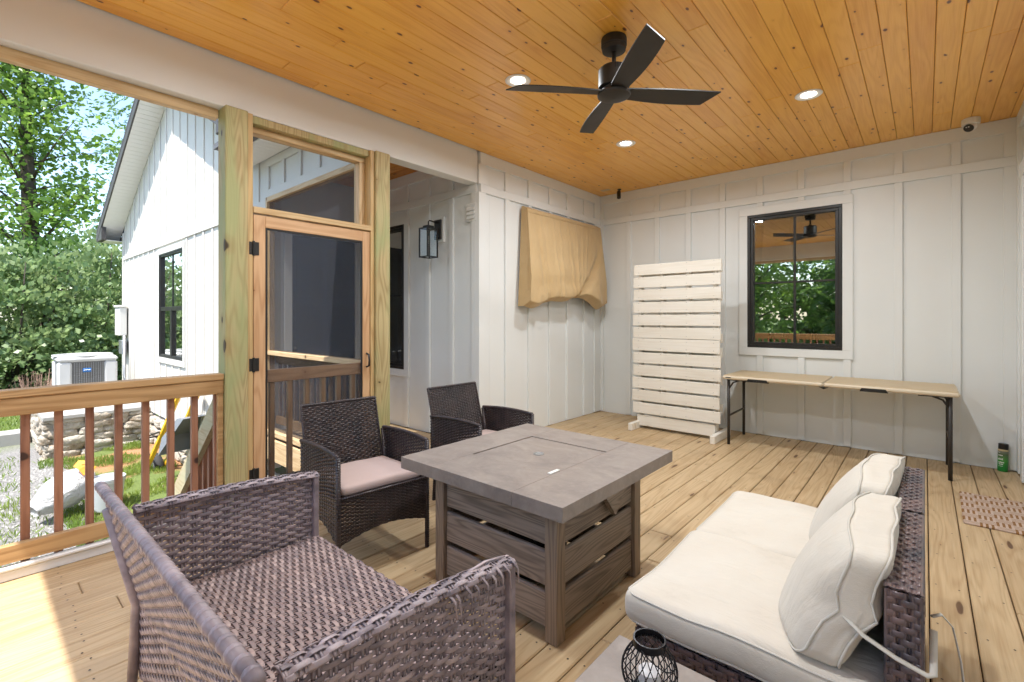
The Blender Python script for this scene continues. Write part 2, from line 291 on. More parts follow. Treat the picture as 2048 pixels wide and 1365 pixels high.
# ------------------------------------------------------------------ mesh helpers
class MB:
    def __init__(s): s.v = []; s.f = []
    def add(s, vs, fs):
        b = len(s.v); s.v += [tuple(p) for p in vs]; s.f += [tuple(i+b for i in q) for q in fs]; return s
    def box(s, x0, x1, y0, y1, z0, z1, b=0.0):
        if x0 > x1: x0, x1 = x1, x0
        if y0 > y1: y0, y1 = y1, y0
        if z0 > z1: z0, z1 = z1, z0
        if b <= 0:
            return s.add([(x0,y0,z0),(x1,y0,z0),(x1,y1,z0),(x0,y1,z0),(x0,y0,z1),(x1,y0,z1),(x1,y1,z1),(x0,y1,z1)],
                         [(0,3,2,1),(4,5,6,7),(0,1,5,4),(1,2,6,5),(2,3,7,6),(3,0,4,7)])
        b = min(b, (x1-x0)*.45, (y1-y0)*.45, (z1-z0)*.45)
        vs = []; ix = {}
        for i, X in enumerate((x0, x1)):
            for j, Y in enumerate((y0, y1)):
                for k, Z in enumerate((z0, z1)):
                    sx, sy, sz = (1, -1)[i]*b, (1, -1)[j]*b, (1, -1)[k]*b
                    ix[i,j,k,0] = len(vs); vs.append((X, Y+sy, Z+sz))
                    ix[i,j,k,1] = len(vs); vs.append((X+sx, Y, Z+sz))
                    ix[i,j,k,2] = len(vs); vs.append((X+sx, Y+sy, Z))
        fs = []
        I = lambda i,j,k,a: ix[i,j,k,a]
        fs += [(I(0,0,0,0),I(0,0,1,0),I(0,1,1,0),I(0,1,0,0)), (I(1,0,0,0),I(1,1,0,0),I(1,1,1,0),I(1,0,1,0)),
               (I(0,0,0,1),I(1,0,0,1),I(1,0,1,1),I(0,0,1,1)), (I(0,1,0,1),I(0,1,1,1),I(1,1,1,1),I(1,1,0,1)),
               (I(0,0,0,2),I(0,1,0,2),I(1,1,0,2),I(1,0,0,2)), (I(0,0,1,2),I(1,0,1,2),I(1,1,1,2),I(0,1,1,2))]
        for j in (0,1):
            for k in (0,1): fs.append((I(0,j,k,1),I(1,j,k,1),I(1,j,k,2),I(0,j,k,2)))
        for i in (0,1):
            for k in (0,1): fs.append((I(i,0,k,0),I(i,1,k,0),I(i,1,k,2),I(i,0,k,2)))
            for j in (0,1): fs.append((I(i,j,0,0),I(i,j,1,0),I(i,j,1,1),I(i,j,0,1)))
        for i in (0,1):
            for j in (0,1):
                for k in (0,1): fs.append((I(i,j,k,0),I(i,j,k,1),I(i,j,k,2)))
        return s.add(vs, fs)
    def prism(s, poly, ax, a, b):
        n = len(poly); put = lambda p, t: {0: (t, p[0], p[1]), 1: (p[0], t, p[1]), 2: (p[0], p[1], t)}[ax]
        vs = [put(p, a) for p in poly] + [put(p, b) for p in poly]
        return s.add(vs, [tuple(range(n))[::-1], tuple(range(n, 2*n))] + [(i, (i+1) % n, n+(i+1) % n, n+i) for i in range(n)])
    def tube(s, pts, r, n=8, closed=False, flat=None, cap=True):
        pts = [Vector(p) for p in pts]; m = len(pts); rr = r if isinstance(r, (list, tuple)) else [r]*m
        tang = [((pts[(i+1) % m] if closed or i < m-1 else pts[i]) - (pts[i-1] if closed or i > 0 else pts[i])).normalized() for i in range(m)]
        up = Vector((0, 0, 1)) if abs(tang[0].z) < .9 else Vector((1, 0, 0))
        nn = (up - tang[0]*up.dot(tang[0])).normalized(); vs = []
        for i in range(m):
            nn = (nn - tang[i]*nn.dot(tang[i])); nn = nn.normalized() if nn.length > 1e-6 else Vector((0, 0, 1)); bb = tang[i].cross(nn)
            for k in range(n):
                a = 2*math.pi*k/n; fb = flat if flat else 1.0
                vs.append(pts[i] + nn*(math.cos(a)*rr[i]*fb) + bb*(math.sin(a)*rr[i]))
        fs = []
        for i in range(m if closed else m-1):
            j = (i+1) % m
            for k in range(n): fs.append((i*n+k, i*n+(k+1) % n, j*n+(k+1) % n, j*n+k))
        if not closed and cap: fs += [tuple(range(n))[::-1], tuple(range((m-1)*n, m*n))]
        return s.add(vs, fs)
    def lathe(s, prof, n=24, c=(0, 0, 0), cap=True):
        vs = [(c[0]+r*math.cos(2*math.pi*k/n), c[1]+r*math.sin(2*math.pi*k/n), c[2]+z) for r, z in prof for k in range(n)]
        fs = [(i*n+k, i*n+(k+1) % n, (i+1)*n+(k+1) % n, (i+1)*n+k) for i in range(len(prof)-1) for k in range(n)]
        if cap: fs += [tuple(range(n))[::-1], tuple(range((len(prof)-1)*n, len(prof)*n))]
        return s.add(vs, fs)
    def xf(s, M, start=0):
        for i in range(start, len(s.v)): s.v[i] = tuple(M @ Vector(s.v[i]))
        return s
    def build(s, name, mat, parent=None, smooth=False, angle=None):
        me = bpy.data.meshes.new(name); me.from_pydata(s.v, [], s.f); me.update()
        me.materials.append(MT[mat] if isinstance(mat, str) else mat)
        if smooth or angle:
            me.polygons.foreach_set('use_smooth', [True]*len(me.polygons))
            if angle and hasattr(me, 'set_sharp_from_angle'): me.set_sharp_from_angle(angle=R(angle))
        return link(name, me, parent)
def link(name, me, parent=None):
    o = bpy.data.objects.new(name, me); COL.objects.link(o)
    if parent is not None:
        o.parent = parent
        if parent.get('_w'): o.matrix_parent_inverse = Matrix.Translation(-Vector(parent['_w']))
    return o
def tag(o, label, cat, group=None):
    o['label'] = label; o['category'] = cat
    if group: o['group'] = group
    return o
def thing(name, label, cat, base, group=None, world=True):
    """Empty at the thing's base; with world=True its parts are written in world coordinates."""
    o = bpy.data.objects.new(name, None); COL.objects.link(o); o.location = base; o.empty_display_size = 0.1
    if world: o['_w'] = [float(c) for c in base]
    return tag(o, label, cat, group)
def struct(o): o['kind'] = 'structure'; return o
def B(name, mat, parent, x0, x1, y0, y1, z0, z1, b=0.003):
    return MB().box(x0, x1, y0, y1, z0, z1, b).build(name, mat, parent)
def sub(part):          # make a mesh part usable as parent of world-coordinate sub-parts
    return part
def copy_tree(o, parent=None):
    c = o.copy(); COL.objects.link(c); c.parent = parent
    for ch in o.children: copy_tree(ch, c)
    return c

# ------------------------------------------------------------------ layout numbers (metres)
XL, YB, XR, H, YS, YP = -3.5, 5.93, 0.614, 3.05, 3.5, 2.29     # inner beam line, back wall, right wall, ceiling, lantern wall, wing screen plane
YF = -0.86
# ------------------------------------------------------------------ ground
def ground():
    gx = np.concatenate([[-600, -200, -90, -60, -45, -35], np.arange(-28, -2, 0.25), [0, 4, 10, 25, 60, 200, 600]])
    gy = np.concatenate([[-600, -200, -90, -50, -30, -18, -10, -6], np.arange(-4, 6.5, 0.25), [8, 12, 20, 40, 90, 200, 600]])
    def hz(x, y):
        t = min(max((-12.0-x)/5.0, 0), 1); t = t*t*(3-2*t)
        z = -1.1 + 0.22*t + 0.05*mnoise.noise(Vector((x*.5, y*.5, 0))) + 0.02*mnoise.noise(Vector((x*2, y*2, 3)))
        if y > .6 and x > -11.2: z += 0.12*min((y-.6)/1.6, 1)
        return z
    vs = [(x, y, hz(x, y)) for y in gy for x in gx]; n = len(gx)
    fs = [(j*n+i, j*n+i+1, (j+1)*n+i+1, (j+1)*n+i) for j in range(len(gy)-1) for i in range(n-1)]
    o = MB().add(vs, fs).build('ground', 'ground', None, smooth=True); struct(o); return hz
GZ = ground()

# ------------------------------------------------------------------ deck and its boards
deck = struct(MB().box(XL-.12, XR+.2, YF-.2, YB+.1, -.26, -.034).box(-5.78, XL-.12, YP-.02, YS+.1, -.26, -.034).build('deck', 'under'))
def boards(parent, name, mat, x0, x1, y0, y1, ztop, th, pitch, gap, mn, mx, b=0.004, up=True, phase=0.0):
    x = x0 + phase
    while x < x1-0.02:
        xe = min(x+pitch-gap, x1); y = y0 - random.uniform(0, mx*.6)
        while y < y1:
            L = random.uniform(mn, mx); a, e = max(y, y0), min(y+L, y1)
            if y1 - e < .5: e = y1; L = 99
            if e-a > .05:
                dz = random.uniform(-.0012, .0012)
                B(name, mat, parent, x, xe, a+.0015, e-.0015, ztop-th+dz, ztop+dz, b)
            y += L
        x += pitch
boards(deck, 'deck_board', 'deck', XL-.12, XR+.02, YF-.18, YB-.004, 0.0, .032, .1463, .0052, 3.0, 4.9, 0.005, phase=-.02)
boards(deck, 'deck_board', 'deck', -5.76, XL-.15, YP-.01, YS-.004, 0.0, .032, .1463, .0065, 3.0, 4.9, 0.006)
B('rim_joist', 'palex', deck, -5.78, XL-.13, YP-.06, YP-.022, -.27, -.036)
B('rim_joist', 'pale', deck, XL-.17, XL-.122, YF-.2, 1.1, -.27, -.036)

scr = MB()
for bx_ in range(29):
    for jy in range(17):
        for dx_ in (.028, .108):
            cx_, cy_ = XL-.14+bx_*.1463+dx_+random.uniform(-.005, .005), YF-.05+jy*.406+random.uniform(-.012, .012)
            if cx_ < XR and cy_ < YB-.03:
                scr.add([(cx_+.0042*math.cos(a), cy_+.0042*math.sin(a), .0021) for a in np.linspace(0, 2*math.pi, 7)[:6]], [(0, 1, 2, 3, 4, 5)])
sco = scr.build('deck_screws', 'legm', deck); sco['kind'] = 'stuff'
# ------------------------------------------------------------------ ceilings and roof
ceil = struct(MB().box(XL+.002, XR, YF, YB, H+.018, H+.06).build('porch_ceiling', 'under'))
boards(ceil, 'ceiling_plank', 'ceil', XL+.016, XR-.002, YF+.002, YB-.003, H+.016, .016, .1262, .0024, 1.3, 3.6, 0.0035)
wceil = struct(MB().box(-5.72, XL-.16, YP+.12, YS-.003, H+.018, H+.05).build('wing_ceiling', 'under'))
y = YP+.16
while y < YS-.02:
    B('ceiling_plank', 'ceilwing', wceil, -5.7, XL-.35, y, min(y+.122, YS-.004), H, H+.015, .003); y += .1262
B('border_board', 'white', wceil, XL-.348, XL-.142, YP+.16, YS-.004, H-.012, H+.014, .002)
roof = thing('porch_roof', 'low pitched shingle roof over the covered deck', 'roof', (-1.4, 2.0, 3.3))
MB().prism([(-4.0, 3.28), (4.8, 3.9), (4.8, 4.0), (-4.0, 3.38)], 1, YF-.45, 9.0).build('shingles', 'shingle', roof)
MB().box(-4.0, 4.8, YF-.45, 9.0, 3.2, 3.27).build('roof_deck', 'soffit', roof)
MB().box(-6.3, -4.002, 1.9, 5.5, 3.30, 3.36).build('wing_roof_deck', 'shingle', roof)
MB().box(-5.7, -3.5, 3.52, 9.0, 3.0, 3.19).build('room_ceiling', 'soffit', roof)

# ------------------------------------------------------------------ board and batten house walls
ZT, Z2, Z3 = 2.925, 2.715, 2.632     # frieze top band bottom, panel bottom, lower band bottom
def wall_y(name, label, x0, x1, yf, depth, hole, battens, trim, left_corner, right_corner, mat='white', inset=0.0):
    """wall in a plane y = yf, face towards -Y"""
    t = thing(name, label, 'wall', ((x0+x1)/2, yf, 0)); m = MB()
    if hole:
        hx0, hx1, hz0, hz1 = hole
        m.box(x0, hx0, yf, yf+depth, 0, H); m.box(hx1, x1, yf, yf+depth, 0, H); m.box(hx0, hx1, yf, yf+depth, 0, hz0); m.box(hx0, hx1, yf, yf+depth, hz1, H)
    else: m.box(x0, x1, yf, yf+depth, 0, H)
    m.build('siding', mat, t)
    p = .024; x1 -= inset
    B('frieze_board', mat, t, x0, x1, yf-p, yf, ZT, H-.002, .002); B('band_board', mat, t, x0, x1, yf-p-.001, yf, Z3, Z2, .002)
    B('corner_board', mat, t, x0, x0+left_corner, yf-p-.002, yf, .012, Z3-.001, .002); B('corner_board', mat, t, x1-right_corner, x1, yf-p-.002, yf, .012, Z3-.001, .002)
    B('corner_board', mat, t, x0, x0+left_corner, yf-p-.002, yf, Z2+.001, ZT-.001, .002); B('corner_board', mat, t, x1-right_corner, x1, yf-p-.002, yf, Z2+.001, ZT-.001, .002)
    for bx in battens:
        B('batten', mat, t, bx-.032, bx+.032, yf-p, yf, Z2+.001, ZT-.001, .002)
        if trim and trim[0]-.03 < bx < trim[1]+.03:
            B('batten', mat, t, bx-.032, bx+.032, yf-p, yf, .012, trim[2]-.001, .002)
            if Z3-trim[3] > .02: B('batten', mat, t, bx-.032, bx+.032, yf-p, yf, trim[3]+.001, Z3-.001, .002)
        else: B('batten', mat, t, bx-.032, bx+.032, yf-p, yf, .012, Z3-.001, .002)
    return t
def window_y(parent, x0, x1, z0, z1, yf, trimw, mull, bars, mat='white', fw=.062, trimp=.027):
    tx0, tx1, tz0, tz1 = x0-trimw, x1+trimw, z0-trimw, z1+trimw
    B('window_trim', mat, parent, tx0, tx1, yf-trimp, yf+.02, z1+.001, tz1, .002); B('window_trim', mat, parent, tx0, tx1, yf-trimp, yf+.02, tz0, z0-.001, .002)
    B('window_trim', mat, parent, tx0, x0-.001, yf-trimp, yf+.02, z0, z1, .002); B('window_trim', mat, parent, x1+.001, tx1, yf-trimp, yf+.02, z0, z1, .002)
    w = MB()
    for d, yy0, yy1, o in ((fw*.5, yf-.03, yf+.06, 0), (fw, yf-.018, yf+.05, fw*.5)):
        w.box(x0+o, x1-o, yy0, yy1, z1-d, z1-o, .003); w.box(x0+o, x1-o, yy0, yy1, z0+o, z0+d, .003)
        w.box(x0+o, x0+d, yy0, yy1, z0+d, z1-d, .003); w.box(x1-d, x1-o, yy0, yy1, z0+d, z1-d, .003)
    f = w.build('window', 'frame', parent)
    f['_w'] = [0.0, 0.0, 0.0]
    ch = lambda n, mt, *a: (lambda o: setattr(o, 'matrix_parent_inverse', Matrix.Identity(4)))(B(n, mt, f, *a))
    ch('pane', 'glass', x0+fw, x1-fw, yf+.016, yf+.022, z0+fw, z1-fw, 0)
    for mx in mull: ch('muntin', 'frame', mx-.011, mx+.011, yf+.004, yf+.015, z0+fw, z1-fw, .002)
    for mz in bars: ch('muntin', 'frame', x0+fw, x1-fw, yf+.005, yf+.0145, mz-.011, mz+.011, .002)
    return f
wb = wall_y('house_wall', 'white board and batten end wall behind the folding table with a black window', XL, XR, YB, .15, (-1.53, -.656, 1.0, 2.49),
            [.213-.407*k for k in range(9)], (-1.634, -.552, .898, 2.588), .07, .1)
window_y(wb, -1.544, -.642, .988, 2.498, YB, .09, [-1.075], [1.72])
# lantern wall
wl_ = wall_y('house_wall', 'white board and batten wall carrying the black lantern beyond the screen door', -5.75, XL-.0, YS, .15, (-5.66, -4.775, .71, 2.45),
             [-3.915, -4.315, -4.72, -5.12, -5.52], (-5.77, -4.67, .61, 2.55), .05, .07, inset=.0215)
window_y(wl_, -5.675, -4.762, .70, 2.46, YS, .09, [-5.22], [1.6])
# cloth-cover wall in plane x = XL, faces +X
wc = thing('house_wall', 'short white board and batten side wall behind the tan cloth cover', 'wall', (XL, 4.7, 0))
MB().box(XL-.15, XL, YS+.151, YB-.0005, 0, H).build('siding', 'white', wc)
p = .024
B('frieze_board', 'white', wc, XL, XL+p, YS-.0, YB-.0265, ZT, H-.002, .002); B('band_board', 'white', wc, XL, XL+p+.001, YS, YB-.0265, Z3, Z2, .002)
for a, e in ((YS-.0265, YS+.075), (5.75, YB-.027)):
    B('corner_board', 'white', wc, XL-.021 if a < 4 else XL, XL+p+.002, a, e, .012, Z3-.001, .002); B('corner_board', 'white', wc, XL, XL+p+.002, a+.001, e, Z2+.001, ZT-.001, .002)
for by in (3.92, 4.322, 4.724, 5.108, 5.51):
    B('batten', 'white', wc, XL, XL+p, by-.032, by+.032, .012, Z3-.001, .002); B('batten', 'white', wc, XL, XL+p, by-.032, by+.032, Z2+.001, ZT-.001, .002)
# right wall
wr = thing('house_wall', 'white wall at the right edge with a door casing beside the can', 'wall', (XR, 3.0, 0))
MB().box(XR, XR+.15, YF-.2, YB+.15, 0, H).build('siding', 'white', wr)
B('frieze_board', 'white', wr, XR-p, XR, YF, YB-.027, ZT, H-.002, .002)
B('corner_board', 'white', wr, XR-p, XR, 5.80, YB-.027, .012, ZT-.001, .002)
B('door_casing', 'white', wr, XR-.034, XR, 5.50, 5.60, .012, 2.46, .003); B('door_casing', 'white', wr, XR-.034, XR, 4.5, 4.6, .012, 2.46, .003); B('door_casing', 'white', wr, XR-.036, XR, 4.46, 5.64, 2.462, 2.57, .003)
B('door_leaf', 'white', wr, XR-.008, XR, 4.601, 5.499, .02, 2.459, .003)
# rooms behind the windows
rm = struct(MB().box(-2.6, XR+.3, 9.0, 9.1, 0, 2.9).box(-2.7, -2.6, YB+.15, 9.1, 0, 2.9).box(XR+.3, XR+.4, YB+.15, 9.1, 0, 2.9).box(-2.7, XR+.4, YB+.15, 9.1, 2.9, 3.0).box(-2.7, XR+.4, YB+.15, 9.1, -.05, 0).build('kitchen_room', 'room'))
hd = thing('range_hood', 'tapered cream range hood glimpsed inside through the black window', 'range hood', (-1.9, 8.8, 1.7))
MB().prism([(-2.3, 1.75), (-1.3, 1.75), (-1.3, 1.95), (-1.58, 2.25), (-1.62, 2.9), (-1.98, 2.9), (-2.02, 2.25), (-2.3, 1.95)], 1, 8.55, 8.99).build('hood_shell', 'hood', hd)
kb = thing('kitchen_counter', 'kitchen counter run glimpsed inside through the black window', 'counter', (-1, 8.7, 0))
B('cabinet', 'cab', kb, -2.5, .5, 8.45, 8.99, 0, .88); B('worktop', 'white', kb, -2.55, .55, 8.40, 8.99, .88, .92)
kc = thing('wall_cabinet', 'brown wall cupboard glimpsed at the left inside the black window', 'cabinet', (-2.4, 8.0, 1.5))
B('carcass', 'cab', kc, -2.595, -2.30, 7.0, 8.4, 1.45, 2.6); B('cabinet_door', 'cab', kc, -2.298, -2.28, 7.03, 7.69, 1.48, 2.57); B('cabinet_door', 'cab', kc, -2.298, -2.28, 7.71, 8.37, 1.48, 2.57)
kt = thing('sill_shelf', 'wooden counter edge just inside the black window', 'shelf', (-1.1, 6.2, 1.0)); B('shelf_board', 'cab', kt, -1.52, -.66, YB+.16, YB+.42, .985, 1.03)
for i, (bx, hh) in enumerate(((-1.36, .2), (-1.22, .16), (-.93, .22))):
    tag(MB().lathe([(.028, 0), (.03, .01), (.03, hh*.55), (.011, hh*.72), (.011, hh), (.0, hh)], 12, (bx, YB+.25, 1.03)).build('bottle', 'bottle', None, True),
        ['dark bottle at the left inside the black window', 'short dark bottle second from left inside the black window', 'tall dark bottle right of the muntin inside the black window'][i], 'bottle', 'bottles inside the window')
struct(MB().box(-5.75, XL-.15, 5.4, 5.5, 0, 3).box(-5.8, -5.75, YS+.15, 5.5, 0, 3).box(-5.8, XL-.15, YS+.15, 5.5, -.05, 0).build('side_room', 'room'))

# ------------------------------------------------------------------ beam, posts, plates
bm = thing('porch_beam', 'long painted white beam along the open side of the deck', 'beam', (XL-.07, 1.2, 2.72))
B('beam_casing', 'beam', bm, XL-.14, XL, YF-.14, YS-.021, 2.722, H+.016, .004)
B('screen_plate', 'pale', bm, XL-.138, XL-.075, YF, 1.108, 2.66, 2.721, .003)
b2 = thing('porch_beam', 'white front beam of the porch behind the viewpoint', 'beam', (-1.5, YF-.07, 2.72))
B('beam_casing', 'beam', b2, XL+.001, XR+.1, YF-.14, YF, 2.722, H+.016, .004); B('screen_plate', 'palex', b2, XL+.05, XR, YF-.138, YF-.075, 2.66, 2.721, .003)
def post(y0, x0, label):
    t = thing('porch_post', label, 'post', (x0+.07, y0+.07, 0), 'porch posts')
    B('timber', 'post', t, x0, x0+.14, y0, y0+.14, .001, 2.721, .006)
    return t
post(1.11, -3.59, 'greenish treated square post at the hinge side of the screen door')
post(2.238, -3.59, 'greenish treated square post at the latch side of the screen door')
post(YF-.14, XL-.14, 'treated square corner post at the front of the deck left of the viewpoint')
post(YF-.14, XR-.3, 'treated square post at the front of the deck right of the viewpoint')
# ------------------------------------------------------------------ main railing
rl = thing('porch_railing', 'brown wooden railing with square balusters along the left of the deck', 'railing', (XL-.02, .1, 0))
B('top_rail', 'rail', rl, XL-.06, XL+.035, YF, 1.108, .918, .957, .004); B('side_rail', 'rail', rl, XL-.012, XL+.027, YF, 1.108, .826, .917, .004)
B('bottom_rail', 'rail', rl, XL-.012, XL+.027, YF, 1.108, .085, .175, .004)
for k in range(17):
    yb = 1.082-.1262*k
    if yb > YF+.05: B('baluster', 'balu', rl, XL-.050, XL-.013, yb-.0175, yb+.0175, .06, .917, .003)
B('end_block', 'rail', rl, XL-.012, XL+.02, 1.075, 1.107, .176, .825, .002)
st = thing('screen_track', 'white plastic screen track along the foot of the left railing', 'track', (XL, 0, 0))
B('track_base', 'strip', st, XL-.01, XL+.032, YF, 1.108, .001, .05, .003); B('track_lip', 'strip', st, XL+.0, XL+.045, YF, 1.108, .052, .072, .006)
fr = thing('porch_railing', 'wooden railing along the front of the deck behind the viewpoint', 'railing', (-1.5, YF-.07, 0))
B('top_rail', 'railx', fr, XL+.01, XR-.32, YF-.12, YF-.02, .918, .957, .004); B('side_rail', 'railx', fr, XL+.01, XR-.32, YF-.05, YF-.02, .826, .917, .004); B('bottom_rail', 'railx', fr, XL+.01, XR-.32, YF-.05, YF-.02, .085, .175, .004)
for k in range(29): B('baluster', 'balu', fr, XL+.1+k*.126, XL+.135+k*.126, YF-.088, YF-.051, .06, .917, .003)

# ------------------------------------------------------------------ door way and screen door
dj = thing('door_frame', 'rough pine jambs, lintel and transom framing around the screen door', 'door frame', (-3.55, 1.74, 0))
B('jamb', 'jamb', dj, -3.60, -3.475, 1.252, 1.288, .001, 2.720, .003); B('jamb', 'jamb', dj, -3.60, -3.475, 2.203, 2.237, .001, 2.720, .003)
B('lintel', 'pale', dj, -3.60, -3.465, 1.289, 2.202, 2.045, 2.088, .003)
B('transom_plate', 'pale', dj, -3.645, -3.56, 1.289, 2.202, 2.625, 2.668, .003); B('header_plate', 'post', dj, -3.60, -3.50, 1.289, 2.202, 2.669, 2.720, .003)
B('transom_stud', 'palez', dj, -3.645, -3.56, 2.150, 2.202, 2.089, 2.624, .003)
for yy in (1.289,): B('transom_stud', 'palez', dj, -3.645, -3.60, yy, yy+.012, 2.089, 2.624, .002)
B('transom_screen', 'screend', dj, -3.622, -3.6205, 1.302, 2.149, 2.090, 2.623, 0)
B('threshold', 'pale', dj, -3.60, -3.475, 1.289, 2.202, .001, .022, .003)
sd = thing('screen_door', 'closed pine screen door with black hinges, handle and a picketed lower half', 'door', (-3.5, 1.74, .03))
dx0, dx1 = -3.515, -3.48; y0, y1, z0, z1 = 1.294, 2.198, .03, 2.035
B('stile', 'door', sd, dx0, dx1, y0, y0+.078, z0, z1, .003); B('stile', 'door', sd, dx0, dx1, y1-.065, y1, z0, z1, .003)
B('door_rail', 'doorh', sd, dx0, dx1, y0+.0785, y1-.0655, z1-.082, z1, .003); B('door_rail', 'doorh', sd, dx0, dx1, y0+.0785, y1-.0655, z0, z0+.15, .003)
ga = MB(); iy0, iy1, iz0, iz1 = y0+.0785, y1-.0655, z0+.1505, z1-.0825
ga.box(dx1-.012, dx1-.002, iy0, iy0+.014, iz0, iz1, .002).box(dx1-.012, dx1-.002, iy1-.014, iy1, iz0, iz1, .002).box(dx1-.012, dx1-.002, iy0+.0145, iy1-.0145, iz1-.014, iz1, .002).box(dx1-.012, dx1-.002, iy0+.0145, iy1-.0145, iz0, iz0+.014, .002).build('gasket', 'black', sd)
MB().box(dx1-.009, dx1-.008, iy0+.0142, iy1-.0142, iz0+.0142, iz1-.0142).build('screen_mesh', 'screend', sd)
B('mid_rail', 'midrail', sd, -3.56, dx0-.002, iy0-.03, iy1+.03, .862, .952, .003)
for k in range(7): yy = 1.42+k*.128; B('picket', 'balub', sd, -3.56, -3.527, yy, yy+.034, .16, .861, .002)
B('picket_rail', 'midrail', sd, -3.56, dx0-.002, iy0-.03, iy1+.03, .07, .159, .003)
for hz_ in (1.80, 1.0, .24):
    h = B('hinge', 'black', sd, dx1-.002, dx1+.006, 1.262, 1.328, hz_-.045, hz_+.045, .002)
    k = MB().lathe([(.008, -.05), (.008, .05)], 10, (dx1+.008, 1.291, hz_)).build('hinge_pin', 'black', sd, angle=40)
MB().tube([(dx1, 2.168, 1.03), (dx1+.035, 2.168, 1.02), (dx1+.042, 2.168, .975), (dx1+.035, 2.168, .93), (dx1, 2.168, .92)], .008, 8).build('handle', 'black', sd, True)

# ------------------------------------------------------------------ screened wing beyond the door (plane y = YP)
wg = thing('screened_wall', 'pine framed insect screen wall with railing, seen beyond the screen door', 'screen', (-4.7, YP, 0))
wx0, wx1 = -5.74, -3.63
B('corner_stud', 'palez', wg, wx0, wx0+.04, YP-.03, YP+.06, .001, 2.71, .003); B('end_stud', 'palez', wg, wx1-.05, wx1, YP-.03, YP+.06, .001, 2.71, .003)
B('top_plate', 'palex', wg, wx0+.041, wx1-.051, YP-.03, YP+.06, 2.655, 2.71, .003); B('sill_rail', 'palex', wg, wx0+.041, wx1-.051, YP-.05, YP+.06, .905, .95, .003)
B('foot_plate', 'palex', wg, wx0+.041, wx1-.051, YP-.05, YP+.06, .001, .05, .003)
MB().box(wx0+.041, wx1-.051, YP+.0, YP+.0015, .951, 2.654).build('screen_mesh', 'screen', wg); MB().box(wx0+.041, wx1-.051, YP+.0, YP+.0015, .051, .904).build('screen_mesh', 'screen', wg)
B('top_rail', 'railx', wg, wx0+.041, wx1-.051, YP+.07, YP+.11, .80, .90, .003); B('bottom_rail', 'railx', wg, wx0+.041, wx1-.051, YP+.07, YP+.11, .10, .19, .003)
for k in range(16): B('baluster', 'balub', wg, wx0+.1+k*.128, wx0+.135+k*.128, YP+.075, YP+.105, .191, .799, .002)
struct(MB().box(-5.8, -5.752, YP+.152, YS, -.03, 3.2).build('wing_end_wall', 'white'))
ed = thing('side_door', 'dark glazed door in the end wall of the screened wing, dim behind the screen', 'door', (-5.75, 3.02, 0))
MT['slate'] = plain('slate_door_paint', (0.030, 0.034, 0.044), 0.4)
B('casing', 'white', ed, -5.751, -5.727, 2.47, 2.565, .002, 2.33, .003); B('casing', 'white', ed, -5.751, -5.725, 2.47, 3.47, 2.332, 2.43, .003); B('casing', 'white', ed, -5.751, -5.727, 3.40, 3.47, .002, 2.33, .003)
B('door_leaf', 'slate', ed, -5.751, -5.742, 2.566, 3.399, .004, 2.329, .003)
for ya, yb3 in ((2.62, 2.95), (3.01, 3.345)):
    for za, zb3 in ((.95, 1.50), (1.56, 2.22)): B('glazing', 'frame', ed, -5.742, -5.738, ya, yb3, za, zb3, .001)
    B('lower_panel', 'slate', ed, -5.742, -5.732, ya, yb3, .18, .85, .006)
MB().lathe([(.02, 0), (.026, .01), (.026, .03), (.0, .04)], 14, cap=False).xf(Matrix.Translation((-5.742, 2.60, .95)) @ Matrix.Rotation(R(90), 4, 'Y')).build('knob', 'black', ed, True)
wh = thing('porch_header', 'white panelled header above the screened wing under the soffit', 'beam', (-4.7, YP, 2.72))
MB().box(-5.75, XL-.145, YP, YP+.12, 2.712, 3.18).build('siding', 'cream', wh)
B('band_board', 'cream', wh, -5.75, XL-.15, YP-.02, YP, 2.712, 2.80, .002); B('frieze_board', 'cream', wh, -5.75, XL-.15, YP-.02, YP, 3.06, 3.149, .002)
for k in range(6): bx = -5.71+k*.4; B('batten', 'cream', wh, bx-.032, bx+.032, YP-.02, YP, 2.801, 3.059, .002)
ev = thing('eave', 'white boarded soffit with a dark gutter above the screened wing', 'eave', (-5.0, 2.0, 3.15))
x = -6.2
while x < -3.7: B('soffit_board', 'soffit', ev, x, x+.094, 1.965, YP-.022, 3.152, 3.168, .003); x += .1
gp = [(1.963, 3.165), (1.963, 3.27), (1.875, 3.27), (1.87, 3.24), (1.905, 3.165)]
MB().prism(gp, 0, -6.0, -3.75).build('gutter', 'fascia', ev)

# ------------------------------------------------------------------ gable end of the house
gb = thing('gable_house', 'sunlit white gable end with dark fascia and a tall dark window', 'house', (-9.6, YP, -1.1))
GA = (-9.57, 5.28); SL = .51; GX0, GX1 = -13.42, -5.75
zr = lambda x: GA[1]-SL*abs(x-GA[0])
hx0, hx1, hz0, hz1 = -10.35, -8.97, .655, 2.435
g = MB(); yb_ = YP+.15
g.prism([(GX0, -.44), (hx0, -.44), (hx0, zr(hx0)), (GX0, zr(GX0))], 1, YP, yb_); g.prism([(hx1, -.44), (GX1, -.44), (GX1, zr(GX1)), (hx1, zr(hx1))], 1, YP, yb_)
g.prism([(hx0, -.44), (hx1, -.44), (hx1, hz0), (hx0, hz0)], 1, YP, yb_); g.prism([(hx0, hz1), (hx1, hz1), (hx1, zr(hx1)), GA, (hx0, zr(hx0))], 1, YP, yb_)
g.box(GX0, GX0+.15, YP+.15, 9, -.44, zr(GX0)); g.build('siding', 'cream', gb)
B('band_board', 'cream', gb, GX0, GX1-.05, YP-.026, YP, 2.60, 2.69, .002)
